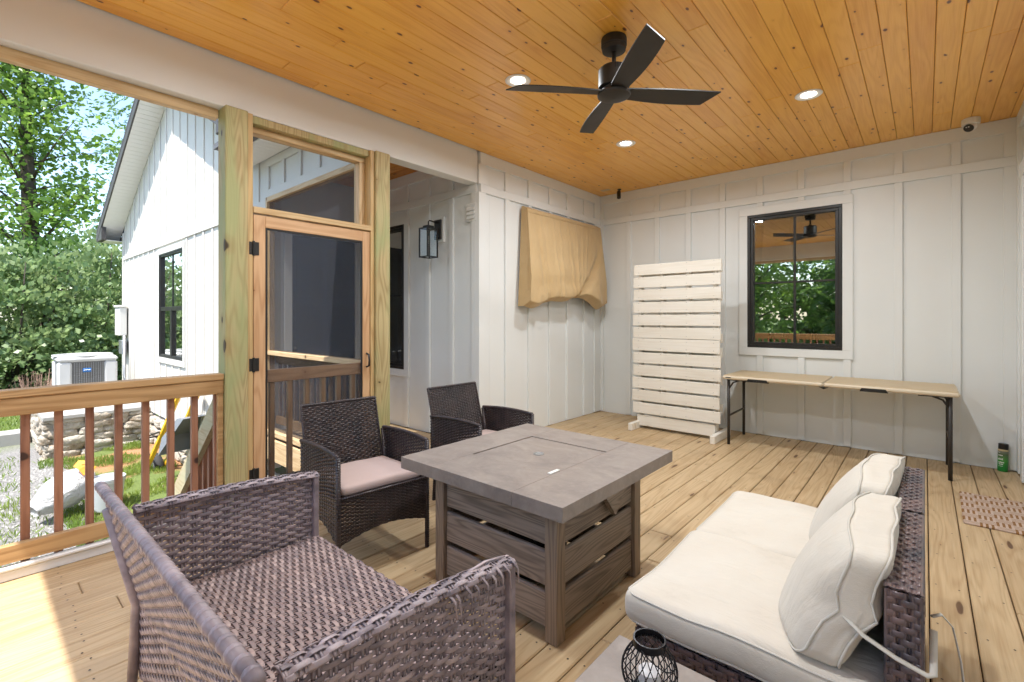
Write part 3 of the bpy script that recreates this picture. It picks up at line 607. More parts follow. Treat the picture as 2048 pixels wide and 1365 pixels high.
for k in range(20):
    bx = -13.2+k*.4
    if bx > GX1-.06: break
    zt = zr(bx)-.02
    B('batten', 'cream', gb, bx-.03, bx+.03, YP-.016, YP, 2.691, zt, .002)
    if -10.5 < bx < -8.8:
        B('batten', 'cream', gb, bx-.03, bx+.03, YP-.016, YP, -.44, .529, .002)
    else: B('batten', 'cream', gb, bx-.03, bx+.03, YP-.016, YP, -.44, 2.599, .002)
B('corner_board', 'cream', gb, GX0-.02, GX0+.09, YP-.03, YP, -.44, 3.2, .002); B('corner_board', 'cream', gb, GX1-.1, GX1+.01, YP-.03, YP, -.44, 2.7, .002)
window_y(gb, -10.373, -8.954, .634, 2.455, YP, .1, [-9.66], [1.48], 'cream', .05, .03)
B('mull_post', 'frame', gb, -9.71, -9.61, YP-.02, YP+.03, .66, 1.47, .003); B('meeting_rail', 'frame', gb, -10.34, -8.98, YP-.012, YP+.012, 1.45, 1.52, .003)
MB().box(-10.7, -8.6, YP+.9, YP+.95, .3, 2.7).box(-10.75, -10.7, YP+.15, YP+.95, .3, 2.7).box(-8.6, -8.55, YP+.15, YP+.95, .3, 2.7).box(-10.75, -8.55, YP+.15, YP+.95, 2.7, 2.75).box(-10.75, -8.55, YP+.15, YP+.95, .25, .3).build('room_lining', 'room', gb)
cu = MB()
for a, e in ((-10.33, -10.05), (-9.35, -9.0)):
    n = 22; pts = [(a+(e-a)*i/n, YP+.14+.02*math.sin(i*1.5)) for i in range(n+1)]
    cu.add([(q[0], q[1], zz) for q in pts for zz in (.6, 2.5)], [(2*i, 2*i+2, 2*i+3, 2*i+1) for i in range(n)])
cu.build('curtain', 'curtain', gb, True)
OV = .36
for s_ in (-1, 1):      # roof slopes: shingles, rake fascia, soffit boards
    ln_s = 4.42 if s_ < 0 else 3.42; ex = GA[0]+s_*ln_s
    def zs(x, d=0): return GA[1]-SL*abs(x-GA[0])+d
    MB().prism([(GA[0], GA[1]+.18), (ex, zs(ex)+.18), (ex, zs(ex)+.215), (GA[0], GA[1]+.215)], 1, YP-OV-.03, 9).build('shingles', 'shingle', gb)
    MB().prism([(GA[0], GA[1]-.0), (ex, zs(ex)-.0), (ex, zs(ex)+.178), (GA[0], GA[1]+.178)], 1, YP-OV-.025, YP-OV).build('rake_fascia', 'fascia', gb)
    n = 46
    for i in range(n):
        xa = GA[0]+s_*(ln_s-.02)*i/n; xb = GA[0]+s_*((ln_s-.02)*(i+1)/n-.006)
        MB().prism([(xa, zs(xa)+.004), (xb, zs(xb)+.004), (xb, zs(xb)+.016), (xa, zs(xa)+.016)], 1, YP-OV+.001, YP-.001).build('soffit_board', 'soffit', gb)
    if s_ > 0:
        MB().box(ex-.02, ex+.14, YP-OV-.05, YP-OV+.04, zs(ex)-.10, zs(ex)+.06, .01).build('eave_return', 'fascia', gb); continue
    a0 = GA[0]+s_*3.86
    MB().prism([(a0, zs(ex)-.0), (ex+s_*.0, zs(ex)-.0), (ex, zs(ex)+.06), (a0, zs(a0)-.012)], 1, YP-OV-.02, YP-OV+.06).build('eave_box', 'fascia', gb)
    MB().box(min(a0, ex), max(a0, ex), YP-OV+.062, 9, zs(ex)-.01, zs(ex)+.0).build('eave_soffit', 'soffit', gb)
    MB().prism([(ex, zs(ex)+.0), (ex+s_*.12, zs(ex)+.08), (ex+s_*.12, zs(ex)+.17), (ex, zs(ex)+.17)], 1, YP-OV-.02, 9).build('gutter', 'fascia', gb)
# stone foundation and stone terrace block: each rock a piece
def rock_mesh(sx, sy, sz, seed):
    m = MB(); n = 6; idx = {}; vs = []; fs = []
    def vid(p):
        k = tuple(round(c, 4) for c in p)
        if k not in idx:
            idx[k] = len(vs); d = mnoise.noise(Vector((p[0]*3.2, p[1]*1.6, p[2]*1.4))+Vector((seed*7.1, seed*3.3, 0)))*.22+mnoise.noise(Vector((p[0]*8, p[1]*4, p[2]*4))+Vector((seed, 0, 0)))*.12
            q = [c*(1-.13*(abs(p[(i+1) % 3])**4*abs(c)+abs(p[(i+2) % 3])**4*abs(c))) for i, c in enumerate(p)]
            vs.append(((q[0]*(1+d))*sx/2, (q[1]*(1+d))*sy/2, (q[2]*(1+d*.6))*sz/2))
        return idx[k]
    for ax in range(3):
        for sg in (-1, 1):
            for i in range(n):
                for j in range(n):
                    def pt(a, b):
                        p = [0, 0, 0]; p[ax] = sg; p[(ax+1) % 3] = -1+2*a/n; p[(ax+2) % 3] = -1+2*b/n; return p
                    q = [vid(pt(i, j)), vid(pt(i+1, j)), vid(pt(i+1, j+1)), vid(pt(i, j+1))]
                    fs.append(q if sg > 0 else q[::-1])
    return m.add(vs, fs)
rocks = []
for i in range(9):
    o = rock_mesh(.40, .2, .135, i).build('rock', 'rock', None, True); rocks.append(o.data); bpy.data.objects.remove(o)
sw = thing('stone_terrace', 'pale rock faced retaining block carrying the air conditioner', 'stone wall', (-12.2, 1.6, -1.1))
MB().box(-13.4, -11.17, .96, 2.2, -1.4, -.40).build('core', 'rock', sw)
def place_rock(parent, loc, rz, sc):
    o = link('rock', random.choice(rocks), parent); o.location = loc
    o.rotation_euler = (random.uniform(-.06, .06), random.uniform(-.06, .06)+random.choice((0, math.pi)), rz+random.uniform(-.05, .05)); o.scale = sc
for r_ in range(7):
    zc = -1.13+r_*.118; yy = .90+(r_ % 2)*.12
    while yy < 2.3:
        L = random.uniform(.5, 1.35); place_rock(sw, (-11.16+random.uniform(-.03, .03), yy+.2*L, zc), math.pi/2, (L, 1.0, random.uniform(.98, 1.12))); yy += .385*L
    xx = -11.2
    while xx > -13.4:
        L = random.uniform(.5, 1.35); place_rock(sw, (xx-.2*L, .93+random.uniform(-.03, .03), zc), 0, (L, 1.0, random.uniform(.98, 1.12))); xx -= .385*L
B('cap_slab', 'conc', sw, -13.45, -11.05, .82, 2.24, -.405, -.33, .012)
xx = -11.0
while xx < -5.8:
    for r_ in range(4):
        L = random.uniform(.8, 1.2); place_rock(gb, (xx+.2, YP+.02+random.uniform(-.02, .02), -1.08+r_*.17), 0, (L, .9, 1.05))
    xx += .42

# ------------------------------------------------------------------ air conditioner
ac = thing('air_conditioner', 'pale grey outdoor air conditioning unit standing on the stone block', 'air conditioner', (-12.45, 1.5, -.33))
ax0, ax1, ay0, ay1, az0, az1 = -12.9, -12.0, 1.09, 1.95, -.328, .625
MB().box(ax0+.04, ax1-.04, ay0+.04, ay1-.04, az0+.05, az1-.1).build('coil', 'acg', ac)
MB().box(ax0, ax1, ay0, ay1, az0, az0+.06, .01).build('base_pan', 'acw', ac)
for yy in (ay0, ay1-.2): MB().box(ax1-.2, ax1, yy, yy+.2, az0+.061, az1-.13, .03).build('corner_panel', 'acw', ac)
for yy in (ay0, ay1-.2): MB().box(ax0, ax0+.2, yy, yy+.2, az0+.061, az1-.13, .03).build('corner_panel', 'acw', ac)
tp = MB(); tp.box(ax0-.01, ax1+.01, ay0-.01, ay1+.01, az1-.128, az1-.03, .04); tp.build('top_cover', 'acw', ac)
MB().lathe([(.42, 0), (.45, .0), (.45, .03), (.40, .034), (.39, .01), (.42, .0)], 36, (-12.45, 1.495, az1-.035), cap=False).build('fan_ring', 'acw', ac, True)
for i in range(22):
    zz = az0+.09+i*.034; B('louver', 'acg', ac, ax1-.038, ax1-.022, ay0+.201, ay1-.201, zz, zz+.012, .002)
for i in range(14):
    yy = ay0+.23+i*.034; B('grille_wire', 'galv', ac, ax1-.02, ax1-.014, yy, yy+.006, az0+.09, az1-.14, 0)
B('badge', 'badge', ac, ax1-.012, ax1-.004, 1.44, 1.56, .30, .375, .004)
MB().tube([(ax1-.001, 1.455, .325), (ax1-.001, 1.47, .352), (ax1-.001, 1.482, .33), (ax1-.001, 1.50, .35), (ax1-.001, 1.52, .335), (ax1-.001, 1.545, .345)], .006, 5).build('badge_script', 'canw', ac)
MB().tube([(-12.5, 1.95, -.05), (-12.5, 2.1, -.06), (-12.3, 2.23, -.05)], .025, 8).build('refrigerant_line', 'galv', ac, True)
eb = thing('meter_box', 'white utility box with grey conduit at the gable corner', 'utility box', (-13.3, YP, .2))
B('housing', 'cream', eb, -13.40, -12.95, YP-.16, YP-.03, .95, 1.55, .01); B('hood_lip', 'cream', eb, -13.42, -12.93, YP-.18, YP-.025, 1.551, 1.60, .01)
B('disconnect', 'galv', eb, -13.25, -12.95, YP-.12, YP-.03, .55, .85, .01)
MB().tube([(-12.92, YP-.08, .95), (-12.92, YP-.08, .1), (-12.7, YP-.08, -.15), (-12.3, YP-.1, -.22)], .025, 8).build('conduit', 'galv', eb, True)

# ------------------------------------------------------------------ stair rail
sr = thing('stair_railing', 'weathered pine stair handrail sloping down outside the screen door', 'railing', (-4.3, 1.15, -.5))
sx0, sz0, sx1, sz1 = -3.60, .90, -5.05, -.36
MB().prism([(sx0, sz0), (sx1, sz1), (sx1, sz1-.15), (sx0, sz0-.15)], 1, 1.145, 1.185).build('side_rail', 'stair', sr)
MB().prism([(sx0, sz0+.045), (sx1, sz1+.045), (sx1, sz1+.002), (sx0, sz0+.002)], 1, 1.15, 1.25).build('hand_rail', 'stair', sr)
for k in range(11):
    bx = -3.68-k*.125; zt = sz0+(bx-sx0)*(sz1-sz0)/(sx1-sx0)-.03
    B('baluster', 'balu', sr, bx-.0175, bx+.0175, 1.187, 1.223, max(zt-.95, -1.05), zt, .002)
MB().prism([(sx0, sz0-.80), (sx1, sz1-.72), (sx1, sz1-.81), (sx0, sz0-.89)], 1, 1.186, 1.224).build('lower_rail', 'stair', sr)
B('newel', 'post', sr, -5.16, -5.06, 1.15, 1.25, -1.15, -.30, .004)
stp = thing('deck_steps', 'pine steps leading down from the screen door', 'steps', (-4.3, 1.75, -1.1))
for k in range(6):
    B('tread', 'pale', stp, -3.63-(k+1)*.26, -3.632-k*.26, 1.26, 2.2, -.185-k*.18-.035, -.185-k*.18, .004)
MB().prism([(-3.64, -.30), (-5.2, -1.15), (-4.8, -1.15), (-3.64, -.50)], 1, 1.262, 1.30).build('stringer', 'stair', stp)

# ------------------------------------------------------------------ yard things
wbk = thing('wheelbarrow', 'wheelbarrow with yellow handles and grey tray tipped up against the house', 'wheelbarrow', (-9.1, 1.95, -1.0))
wv = lambda *p: Vector(p)
bot, top = wv(-9.02, 1.92, -.96), wv(-7.95, 2.2, .22)
MB().tube([bot+wv(.03, -.12, -.05), top+wv(-.12, -.20, .0)], .034, 6).build('handle', 'yellow', wbk)
MB().tube([bot+wv(.05, .12, -.05), top+wv(.02, .0, .02)], .034, 6).build('handle', 'yellow', wbk)
tr_ = MB(); tr_.add([(-.36, -.55, .0), (.36, -.55, .0), (.30, .5, .0), (-.30, .5, .0), (-.28, -.35, -.26), (.28, -.35, -.26), (.24, .25, -.22), (-.24, .25, -.22)], [(4, 5, 6, 7), (0, 1, 5, 4), (1, 2, 6, 5), (2, 3, 7, 6), (3, 0, 4, 7)])
ax_ = (top-bot).normalized(); sx_ = Vector((-.2, .98, 0)).normalized(); nz_ = sx_.cross(ax_).normalized()
Mx = Matrix((sx_, ax_, nz_)).transposed().to_4x4(); Mx.translation = bot+ax_*.80+Vector((.46, .06, .03))
tr_.xf(Mx @ Matrix.Scale(.74, 4)).build('tray', 'greypl', wbk)
tw = MB(); n = 20
tw.tube([wv(.17*math.cos(2*math.pi*k/n), 0, .17*math.sin(2*math.pi*k/n)) for k in range(n)], .065, 8, True); tw.xf(Matrix.Translation(bot+wv(-.06, .0, -.05)) @ Matrix.Rotation(R(12), 4, 'Z')); tw.build('tyre', 'rubber', wbk, True)
MB().lathe([(.11, -.03), (.11, .03)], 14).xf(Matrix.Translation(bot+wv(-.06, 0, -.05)) @ Matrix.Rotation(R(90), 4, 'X')).build('rim', 'galv', wbk)
lg = MB()
for s_ in (-.2, .15):
    lg.tube([bot+ax_*.35+wv(.0, s_, 0), bot+ax_*.42+wv(-.55, s_, .08), bot+ax_*.8+wv(-.02, s_, .02)], .014, 6)
lg.tube([bot+ax_*.42+wv(-.55, -.2, .08), bot+ax_*.42+wv(-.55, .15, .08)], .014, 6); lg.build('leg_frame', 'black', wbk)
MB().tube([top+wv(-.12, -.2, 0), top+wv(-.1, -.25, .12), top+wv(.12, -.2, .15), top+wv(.2, -.05, .05), top+wv(.02, 0, .02)], .04, 6).build('grip_loop', 'greypl', wbk, True)
# bag
bgm = MB(); n, k = 30, 18; vs = []
for i in range(k+1):
    t_ = i/k; rr = .29*math.sin(math.pi*min(1, .12+t_*.86))**.6*(0.55+.5*t_)
    for j in range(n):
        a = 2*math.pi*j/n; w_ = 1+.10*mnoise.noise(Vector((math.cos(a)*1.8, math.sin(a)*1.8, t_*5)))+.05*math.sin(a*7+t_*9)*(1-t_)
        vs.append((rr*math.cos(a)*w_, t_*.66, max(-.22, rr*.86*math.sin(a)*w_)))
bgm.add(vs, [(i*n+j, i*n+(j+1) % n, (i+1)*n+(j+1) % n, (i+1)*n+j) for i in range(k) for j in range(n)] + [tuple(range(n)), tuple(range(k*n, k*n+n))[::-1]])
bgt = thing('plastic_bag', 'full white plastic sack with orange print slumped on the gravel', 'bag', (-7.95, .6, -1.08))
Mb = Matrix.Translation((-7.80, .50, -.92)) @ Matrix.Rotation(R(24), 4, 'Z') @ Matrix.Rotation(R(24), 4, 'X')
bgm.xf(Mb).build('sack', 'bag', bgt, True)
op = MB()
for i, (a_, t_) in enumerate(((60, .78), (52, .82), (70, .83), (44, .76), (64, .88), (38, .85))):
    rr = .30; a = R(a_); P_ = Vector((rr*math.cos(a)*1.0, t_*.66, rr*.88*math.sin(a)))
    s0 = len(op.v); op.box(-.05, .05, -.03, .03, -.004, .004, .001); op.xf(Mb @ Matrix.Translation(P_) @ Matrix.Rotation(R(90-a_), 4, 'Y') @ Matrix.Rotation(i, 4, 'Z'), s0)
op.build('orange_print', 'orange', bgt)
bk = thing('bucket', 'translucent white plastic bucket behind the plastic sack', 'bucket', (-7.72, 1.15, -1.05))
MB().lathe([(.14, 0), (.15, .01), (.175, .34), (.185, .345), (.185, .37), (.175, .37), (.165, .33), (.13, .02)], 28, (-7.72, 1.15, -1.06), cap=False).build('pail', 'bucket', bk, angle=40)
MB().lathe([(.187, .371), (.187, .395), (.17, .398), (.0, .398)], 28, (-7.72, 1.15, -1.06), cap=False).build('lid', 'bucket', bk, angle=40)
MB().tube([(-7.72-.19*math.cos(a), 1.15-.19-.03*math.sin(a), -1.06+.33-.15*math.sin(a)) for a in np.linspace(0, math.pi, 12)], .004, 5).build('bail_handle', 'galv', bk)
cs = MB().box(-13.35, -12.9, -3.2, .80, -1.2, -.84, .015).build('garden_kerb', 'conc'); tag(cs, 'pale concrete garden kerb left of the stone block', 'kerb')
cs2 = MB().box(-5.9, -5.2, -2.0, 1.0, -1.3, -.98, .015).build('footing_slab', 'conc'); tag(cs2, 'pale concrete strip on the gravel just outside the railing', 'slab')

# ------------------------------------------------------------------ leaves, grass, trees
def leaf_arrays(P, n_dir, size, aspect=.45, droop=.0):
    N = len(P); d = n_dir/np.linalg.norm(n_dir, axis=1, keepdims=True)
    r = RNG.normal(size=(N, 3)); r[:, 2] *= .6; w = np.cross(d, r); w /= np.linalg.norm(w, axis=1, keepdims=True)+1e-9
    L = size*(.5+.95*RNG.random((N, 1))); Wd = L*aspect*.5
    v = np.stack([P, P+d*L*.5+w*Wd, P+d*L, P+d*L*.5-w*Wd], 1).reshape(-1, 3)
    f = np.arange(4*N).reshape(-1, 4); return v, f
def leaf_mesh(name, mat, parent, v, f):
    me = bpy.data.meshes.new(name); me.vertices.add(len(v)); me.vertices.foreach_set('co', v.ravel().astype(np.float32))
    me.loops.add(f.size); me.loops.foreach_set('vertex_index', f.ravel().astype(np.int32)); me.polygons.add(len(f))
    me.polygons.foreach_set('loop_start', np.arange(0, f.size, 4, dtype=np.int32)); me.polygons.foreach_set('loop_total', np.full(len(f), 4, np.int32))
    me.update(calc_edges=True); me.materials.append(MT[mat]); return link(name, me, parent)
def tree(label, base, height, crown_lo, radius, nbr, per, leaf, mat, trunk_r, lean=(0, 0), compound=True, seed=0, group='trees behind the yard', name='tree', spray=1.0):
    rs = random.Random(seed); t = thing(name, label, 'tree', base, group)
    bx, by, bz = base; tm = MB(); path = []
    for i in range(12):
        q = i/11; path.append(Vector((bx+lean[0]*q*height+.25*math.sin(q*5+seed)*q, by+lean[1]*q*height+.2*math.sin(q*4+seed*2)*q, bz+q*height*.95)))
    tm.tube(path, [trunk_r*(1-.85*i/11)+.02 for i in range(12)], 10); tm.build('trunk', 'bark', t, True)
    br = MB(); Ps = []; Ds = []
    for b in range(nbr):
        q = crown_lo+(1-crown_lo)*(b+rs.random())/nbr; i = min(int(q*11), 10); p0 = path[i].lerp(path[i+1], q*11-i)
        a = b*2.4+rs.uniform(-.4, .4); qq = (q-crown_lo)/(1-crown_lo); prof = math.sin(math.pi*min(1, qq*.8+.2))**.7*(1.15-.5*qq)
        L = radius*prof*rs.uniform(.55, 1.15)+.3; up_ = rs.uniform(.5, 1.5)
        pts = [p0+Vector((math.cos(a)*L*s_, math.sin(a)*L*s_, up_*L*s_-.28*L*s_*s_)) for s_ in (0, .3, .6, 1)]
        br.tube(pts, [trunk_r*.26*(1-.6*q), trunk_r*.15*(1-.6*q), trunk_r*.06, .008], 6)
        for _ in range(per):
            s_ = rs.uniform(.25, 1.08); k = min(int(s_*3), 2); pc = pts[0].lerp(pts[3], s_) if s_ > 1 else pts[k].lerp(pts[k+1], s_*3-k)
            pc = pc+Vector((rs.gauss(0, .16), rs.gauss(0, .16), rs.gauss(0, .17)))*L
            aa = a+rs.uniform(-1.2, 1.2); dr = Vector((math.cos(aa), math.sin(aa), rs.uniform(-.9, .35)))
            if compound:
                SLn = leaf*rs.uniform(2.2, 4.2)*spray
                for m_ in range(9):
                    u_ = (m_+1)/9; c_ = pc+dr*SLn*u_+Vector((0, 0, -.45*SLn*u_*u_))
                    sd_ = dr.cross(Vector((0, 0, 1))).normalized()
                    for sg in (-1, 1):
                        Ps.append(c_); Ds.append(sd_*sg+dr*.55+Vector((0, 0, -.35+rs.gauss(0, .25))))
            else:
                for m_ in range(11):
                    Ps.append(pc+Vector((rs.gauss(0, 1), rs.gauss(0, 1), rs.gauss(0, .7)))*leaf*1.5*spray); Ds.append(Vector((rs.gauss(0, 1), rs.gauss(0, 1), rs.gauss(-.15, .5))))
    br.build('limbs', 'bark', t, True)
    v, f = leaf_arrays(np.array([tuple(p) for p in Ps]), np.array([tuple(d)for d in Ds]), leaf, .34 if compound else .7)
    leaf_mesh('crown', mat, t, v, f); return t
tree('tall leafy tree with a dark ivied trunk at the far left', (-26.5, 1.7, -1.0), 15.5, .2, 2.3, 54, 15, .21, 'leafa', .36, (.0, -.004), False, 1, spray=1.2)
tree('leafy tree partly hidden behind the gable roof', (-33.5, 8.4, -1.0), 18.5, .25, 3.5, 46, 20, .27, 'leafc', .3, (.0, -.02), True, 2)
tree('tall tree beyond the left edge of the railing view', (-27, -5.5, -1.0), 15, .22, 4.2, 50, 12, .34, 'leafa', .3, (0, 0), True, 3)
def shrub(label, c, rx, ry, h, n, leaf, mat, seed):
    rs = np.random.default_rng(seed); t = thing('shrub', label, 'shrub', c, 'shrub belt behind the yard')
    st_ = MB()
    for k in range(6):
        a = k*1.05+seed; st_.tube([Vector(c), Vector(c)+Vector((math.cos(a)*rx*.35, math.sin(a)*ry*.35, h*.45)), Vector(c)+Vector((math.cos(a)*rx*.6, math.sin(a)*ry*.6, h*.85))], [.06, .035, .01], 6)
    st_.build('stems', 'bark', t, True)
    # clumps over an uneven dome
    nc = 150; th = rs.random(nc)*2*math.pi; ph = rs.random(nc)**.8; rad = .72+.38*rs.random(nc)
    cx = np.stack([np.cos(th)*np.sqrt(1-ph**2)*rx*rad, np.sin(th)*np.sqrt(1-ph**2)*ry*rad, ph*h*rad*.97], 1)
    cx[:, 2] = np.maximum(cx[:, 2], .1); sc_ = .30+.30*rs.random(nc)
    low = rs.random(nc) < .35; cx[low, 2] *= .45
    ii = rs.integers(0, nc, n); P = cx[ii]+rs.normal(size=(n, 3))*sc_[ii][:, None]*np.array([.62, .62, .38])
    D = P-cx[ii]*.6+rs.normal(size=(n, 3))*.8; D[:, 2] -= .25
    v, f = leaf_arrays(P+np.array(c), D, leaf, .72); leaf_mesh('foliage', mat, t, v, f)
    return t
SH = [(-21.0, -5.2, 2.6, 4.6, 'broad shrub at the far left end of the shrub belt'), (-20.5, -1.9, 2.4, 4.5, 'tall rounded shrub beyond the left edge of the railing view'), (-20.6, .95, 2.1, 4.6, 'dense green shrub directly behind the garden kerb'),
      (-21.8, 3.1, 2.1, 5.3, 'tallest dense shrub directly behind the air conditioner'), (-22.6, 5.4, 2.3, 4.9, 'green shrub touching the left corner of the gable'), (-24.5, 1.9, 2.6, 5.2, 'shaded shrub in the second row under the tall tree')]
for i, (sx, sy, r_, h_, lb) in enumerate(SH): shrub(lb, (sx, sy, -1.0), r_, r_, h_, 9500, .17, 'leafb' if i != 5 else 'leafc', 40+i)
# trees south of the deck, mirrored in the windows
tree('leafy tree in the front yard behind the viewpoint, left', (-6.5, -13.5, -1.1), 9, .12, 3.6, 34, 14, .3, 'leafa', .22, (0, 0), True, 7, 'trees in the front yard')
tree('leafy tree in the front yard behind the viewpoint, centre', (-1.5, -16, -1.1), 10, .1, 4.2, 36, 14, .32, 'leafc', .25, (0, 0), True, 8, 'trees in the front yard')
tree('leafy tree in the front yard behind the viewpoint, right', (4.5, -14, -1.1), 9, .1, 4.0, 36, 14, .3, 'leafa', .25, (0, 0), True, 9, 'trees in the front yard')
shrub('round shrub in the front yard behind the viewpoint', (1.0, -12.0, -1.1), 3.6, 2.2, 3.6, 8000, .2, 'leafb', 60)
for k_, lb_ in enumerate(('leftmost', 'second', 'third', 'fourth', 'fifth')):
    shrub('large hedge shrub closing the front yard behind the viewpoint, %s from the left' % lb_, (-13+6*k_, -19.5, -1.1), 4.2, 2.6, 5.5, 7000, .3, 'leafc', 70+k_)
# dry seed heads beside the air conditioner
dp = thing('dried_plant', 'clump of dry pinkish seed heads left of the air conditioner', 'plant', (-13.3, .9, -.9)); dm = MB()
for k in range(70):
    a = random.uniform(0, 6.28); r_ = random.uniform(.05, .42); h_ = random.uniform(.75, 1.18)
    p0 = Vector((-13.4+random.gauss(0, .1), .95+random.gauss(0, .1), -.9)); p1 = p0+Vector((math.cos(a)*r_, math.sin(a)*r_, h_))
    dm.tube([p0, p0.lerp(p1, .5)+Vector((0, 0, .05)), p1], [.007, .006, .004], 4, cap=False)
    for q in range(5): 
        c_ = p0.lerp(p1, 1-.07*q)+Vector((random.gauss(0, .03), random.gauss(0, .03), 0)); s_ = .02; dm.add([c_+Vector((s_, 0, 0)), c_+Vector((0, s_, s_)), c_+Vector((-s_, 0, 0)), c_+Vector((0, -s_, -s_))], [(0, 1, 2, 3), (0, 2, 1), (0, 3, 2)])
dm.build('seed_heads', 'dry', dp)
# grass and weeds
def grass(n, fx, label, hgt):
    P = fx(n); P[:, 2] = [GZ(a, b) for a, b in P[:, :2]]
    D = RNG.normal(size=(len(P), 3))*.45; D[:, 2] = 1
    v, f = leaf_arrays(P, D, hgt, .13); o = leaf_mesh('grass', 'grass', None, v, f); tag(o, label, 'grass'); o['kind'] = 'stuff'
def fx1(n):
    p = np.zeros((n*3, 3)); p[:, 0] = RNG.uniform(-11.0, -5.6, n*3); p[:, 1] = RNG.uniform(.75, 2.15, n*3)
    k = [mnoise.noise(Vector((a*1.6, b*1.6, 4))) > -.08 for a, b in p[:, :2]]; return p[np.array(k)][:n]
def fx2(n):
    c = RNG.uniform(size=(60, 2))*np.array([6.5, 1.3])+np.array([-12.4, -.75]); i = RNG.integers(0, 60, n)
    p = np.zeros((n, 3)); p[:, :2] = c[i]+RNG.normal(size=(n, 2))*.13; return p
def fx3(n):
    p = np.zeros((n, 3)); p[:, 0] = RNG.uniform(-20, -13.0, n); p[:, 1] = RNG.uniform(-1.5, 2.0, n); return p
grass(15000, fx1, 'bright green weeds beside the house wall', .07); grass(2200, fx2, 'scattered grass tufts on the gravel', .09); grass(15000, fx3, 'sunlit lawn behind the garden kerb', .10)
# gravel pebbles
pm = MB()
for k in range(2600):
    x_, y_ = random.uniform(-10.9, -5.2), random.uniform(-.9, 1.0); s_ = random.uniform(.010, .03); z_ = GZ(x_, y_)
    vs = [(x_+random.uniform(.6, 1)*s_*a, y_+random.uniform(.6, 1)*s_*b, z_+s_*c) for a, b, c in ((1, 0, .1), (0, 1, .1), (-1, 0, .1), (0, -1, .1), (0, 0, .8))]
    pm.add(vs, [(0, 1, 4), (1, 2, 4), (2, 3, 4), (3, 0, 4)])
po = pm.build('gravel', 'conc'); tag(po, 'loose grey gravel outside the railing', 'gravel'); po['kind'] = 'stuff'

# ================================================================== furniture and fittings
def rbox(sx, sy, sz, r, n, deform=None):
    """rounded box as a welded grid, centred; deform(p) is applied to every vertex"""
    idx = {}; vs = []; fs = []; hh = (sx/2, sy/2, sz/2)
    def vid(p):
        k = tuple(round(c, 5) for c in p)
        if k not in idx:
            q = Vector([p[i]*hh[i] for i in range(3)]); inn = Vector([max(-(hh[i]-r), min(hh[i]-r, q[i])) for i in range(3)])
            d = q-inn; q = inn+d.normalized()*r if d.length > 1e-9 else q
            idx[k] = len(vs); vs.append(tuple(deform(q) if deform else q))
        return idx[k]
    nn = [n, n, max(4, n//3)]
    sp = [[math.sin(math.pi/2*(-1+2*i/m))*.35+(-1+2*i/m)*.65 for i in range(m+1)] for m in nn]
    for ax in range(3):
        b, c = (ax+1) % 3, (ax+2) % 3
        for sg in (-1, 1):
            for i in range(nn[b]):
                for j in range(nn[c]):
                    q = []
                    for (di, dj) in ((0, 0), (1, 0), (1, 1), (0, 1)):
                        p = [0, 0, 0]; p[ax] = sg; p[b] = sp[b][i+di]; p[c] = sp[c][j+dj]; q.append(vid(p))
                    fs.append(q if sg > 0 else q[::-1])
    return MB().add(vs, fs)
def rect_path(sx, sy, r, z, n=5):
    pts = []
    for cx, cy_, a0 in ((sx/2-r, sy/2-r, 0), (-sx/2+r, sy/2-r, 90), (-sx/2+r, -sy/2+r, 180), (sx/2-r, -sy/2+r, 270)):
        for k in range(n+1): a = R(a0+90*k/n); pts.append(Vector((cx+r*math.cos(a), cy_+r*math.sin(a), z)))
    out = []
    for i, p in enumerate(pts):
        q = pts[(i+1) % len(pts)]; out.append(p)
        L = (q-p).length; m = int(L/.04)
        for k in range(1, m): out.append(p.lerp(q, k/m))
    return out

# ---- fire pit table
fp = thing('fire_pit_table', 'square fire pit table with grey stone look top and slatted barnwood base', 'table', (-1.48, 1.92, 0))
tx0, tx1, ty0, ty1 = -2.0, -1.008, 1.442, 2.452; ix0, ix1, iy0, iy1 = -1.765, -1.258, 1.712, 2.205
top = MB(); zt0, zt1 = .562, .62
top.box(tx0, ix0, ty0, ty1, zt0, zt1, .0008); top.build('top_slab', 'stone', fp)
MB().box(ix1, tx1, ty0, ty1, zt0, zt1, .0008).build('top_slab', 'stone', fp)
MB().box(ix0+.0015, ix1-.0015, ty0, iy0, zt0, zt1, .0008).build('top_slab', 'stone', fp); MB().box(ix0+.0015, ix1-.0015, iy1, ty1, zt0, zt1, .0008).build('top_slab', 'stone', fp)
lid = MB().box(ix0+.005, ix1-.005, iy0+.004, iy1-.004, zt0+.01, zt1-.003, .003).build('burner_lid', 'stone', fp)
MB().lathe([(.028, .0), (.028, .003), (.022, .004), (.02, .001)], 20, (-1.51, 1.945, zt1-.003)).build('finger_ring', 'galv', fp, angle=40)
B('lid_sticker', 'canw', fp, ix1-.03, ix1-.012, iy0+.012, iy0+.085, zt1-.0025, zt1+.001, 0)
bx0, bx1, by0, by1 = -1.86, -1.11, 1.548, 2.288; lw = .062
for a, b in ((bx0, by0), (bx1-lw, by0), (bx0, by1-lw), (bx1-lw, by1-lw)): B('leg', 'firez', fp, a, a+lw, b, b+lw, .001, zt0-.001, .003)
for (za, zb) in ((.045, .19), (.215, .36), (.385, .53)):
    B('slat', 'fire', fp, bx1-.04, bx1-.018, by0+lw+.001, by1-lw-.001, za, zb, .005); B('slat', 'fire', fp, bx0+.018, bx0+.04, by0+lw+.001, by1-lw-.001, za, zb, .005)
    B('slat', 'firex', fp, bx0+lw+.001, bx1-lw-.001, by0+.018, by0+.04, za, zb, .005); B('slat', 'firex', fp, bx0+lw+.001, bx1-lw-.001, by1-.04, by1-.018, za, zb, .005)
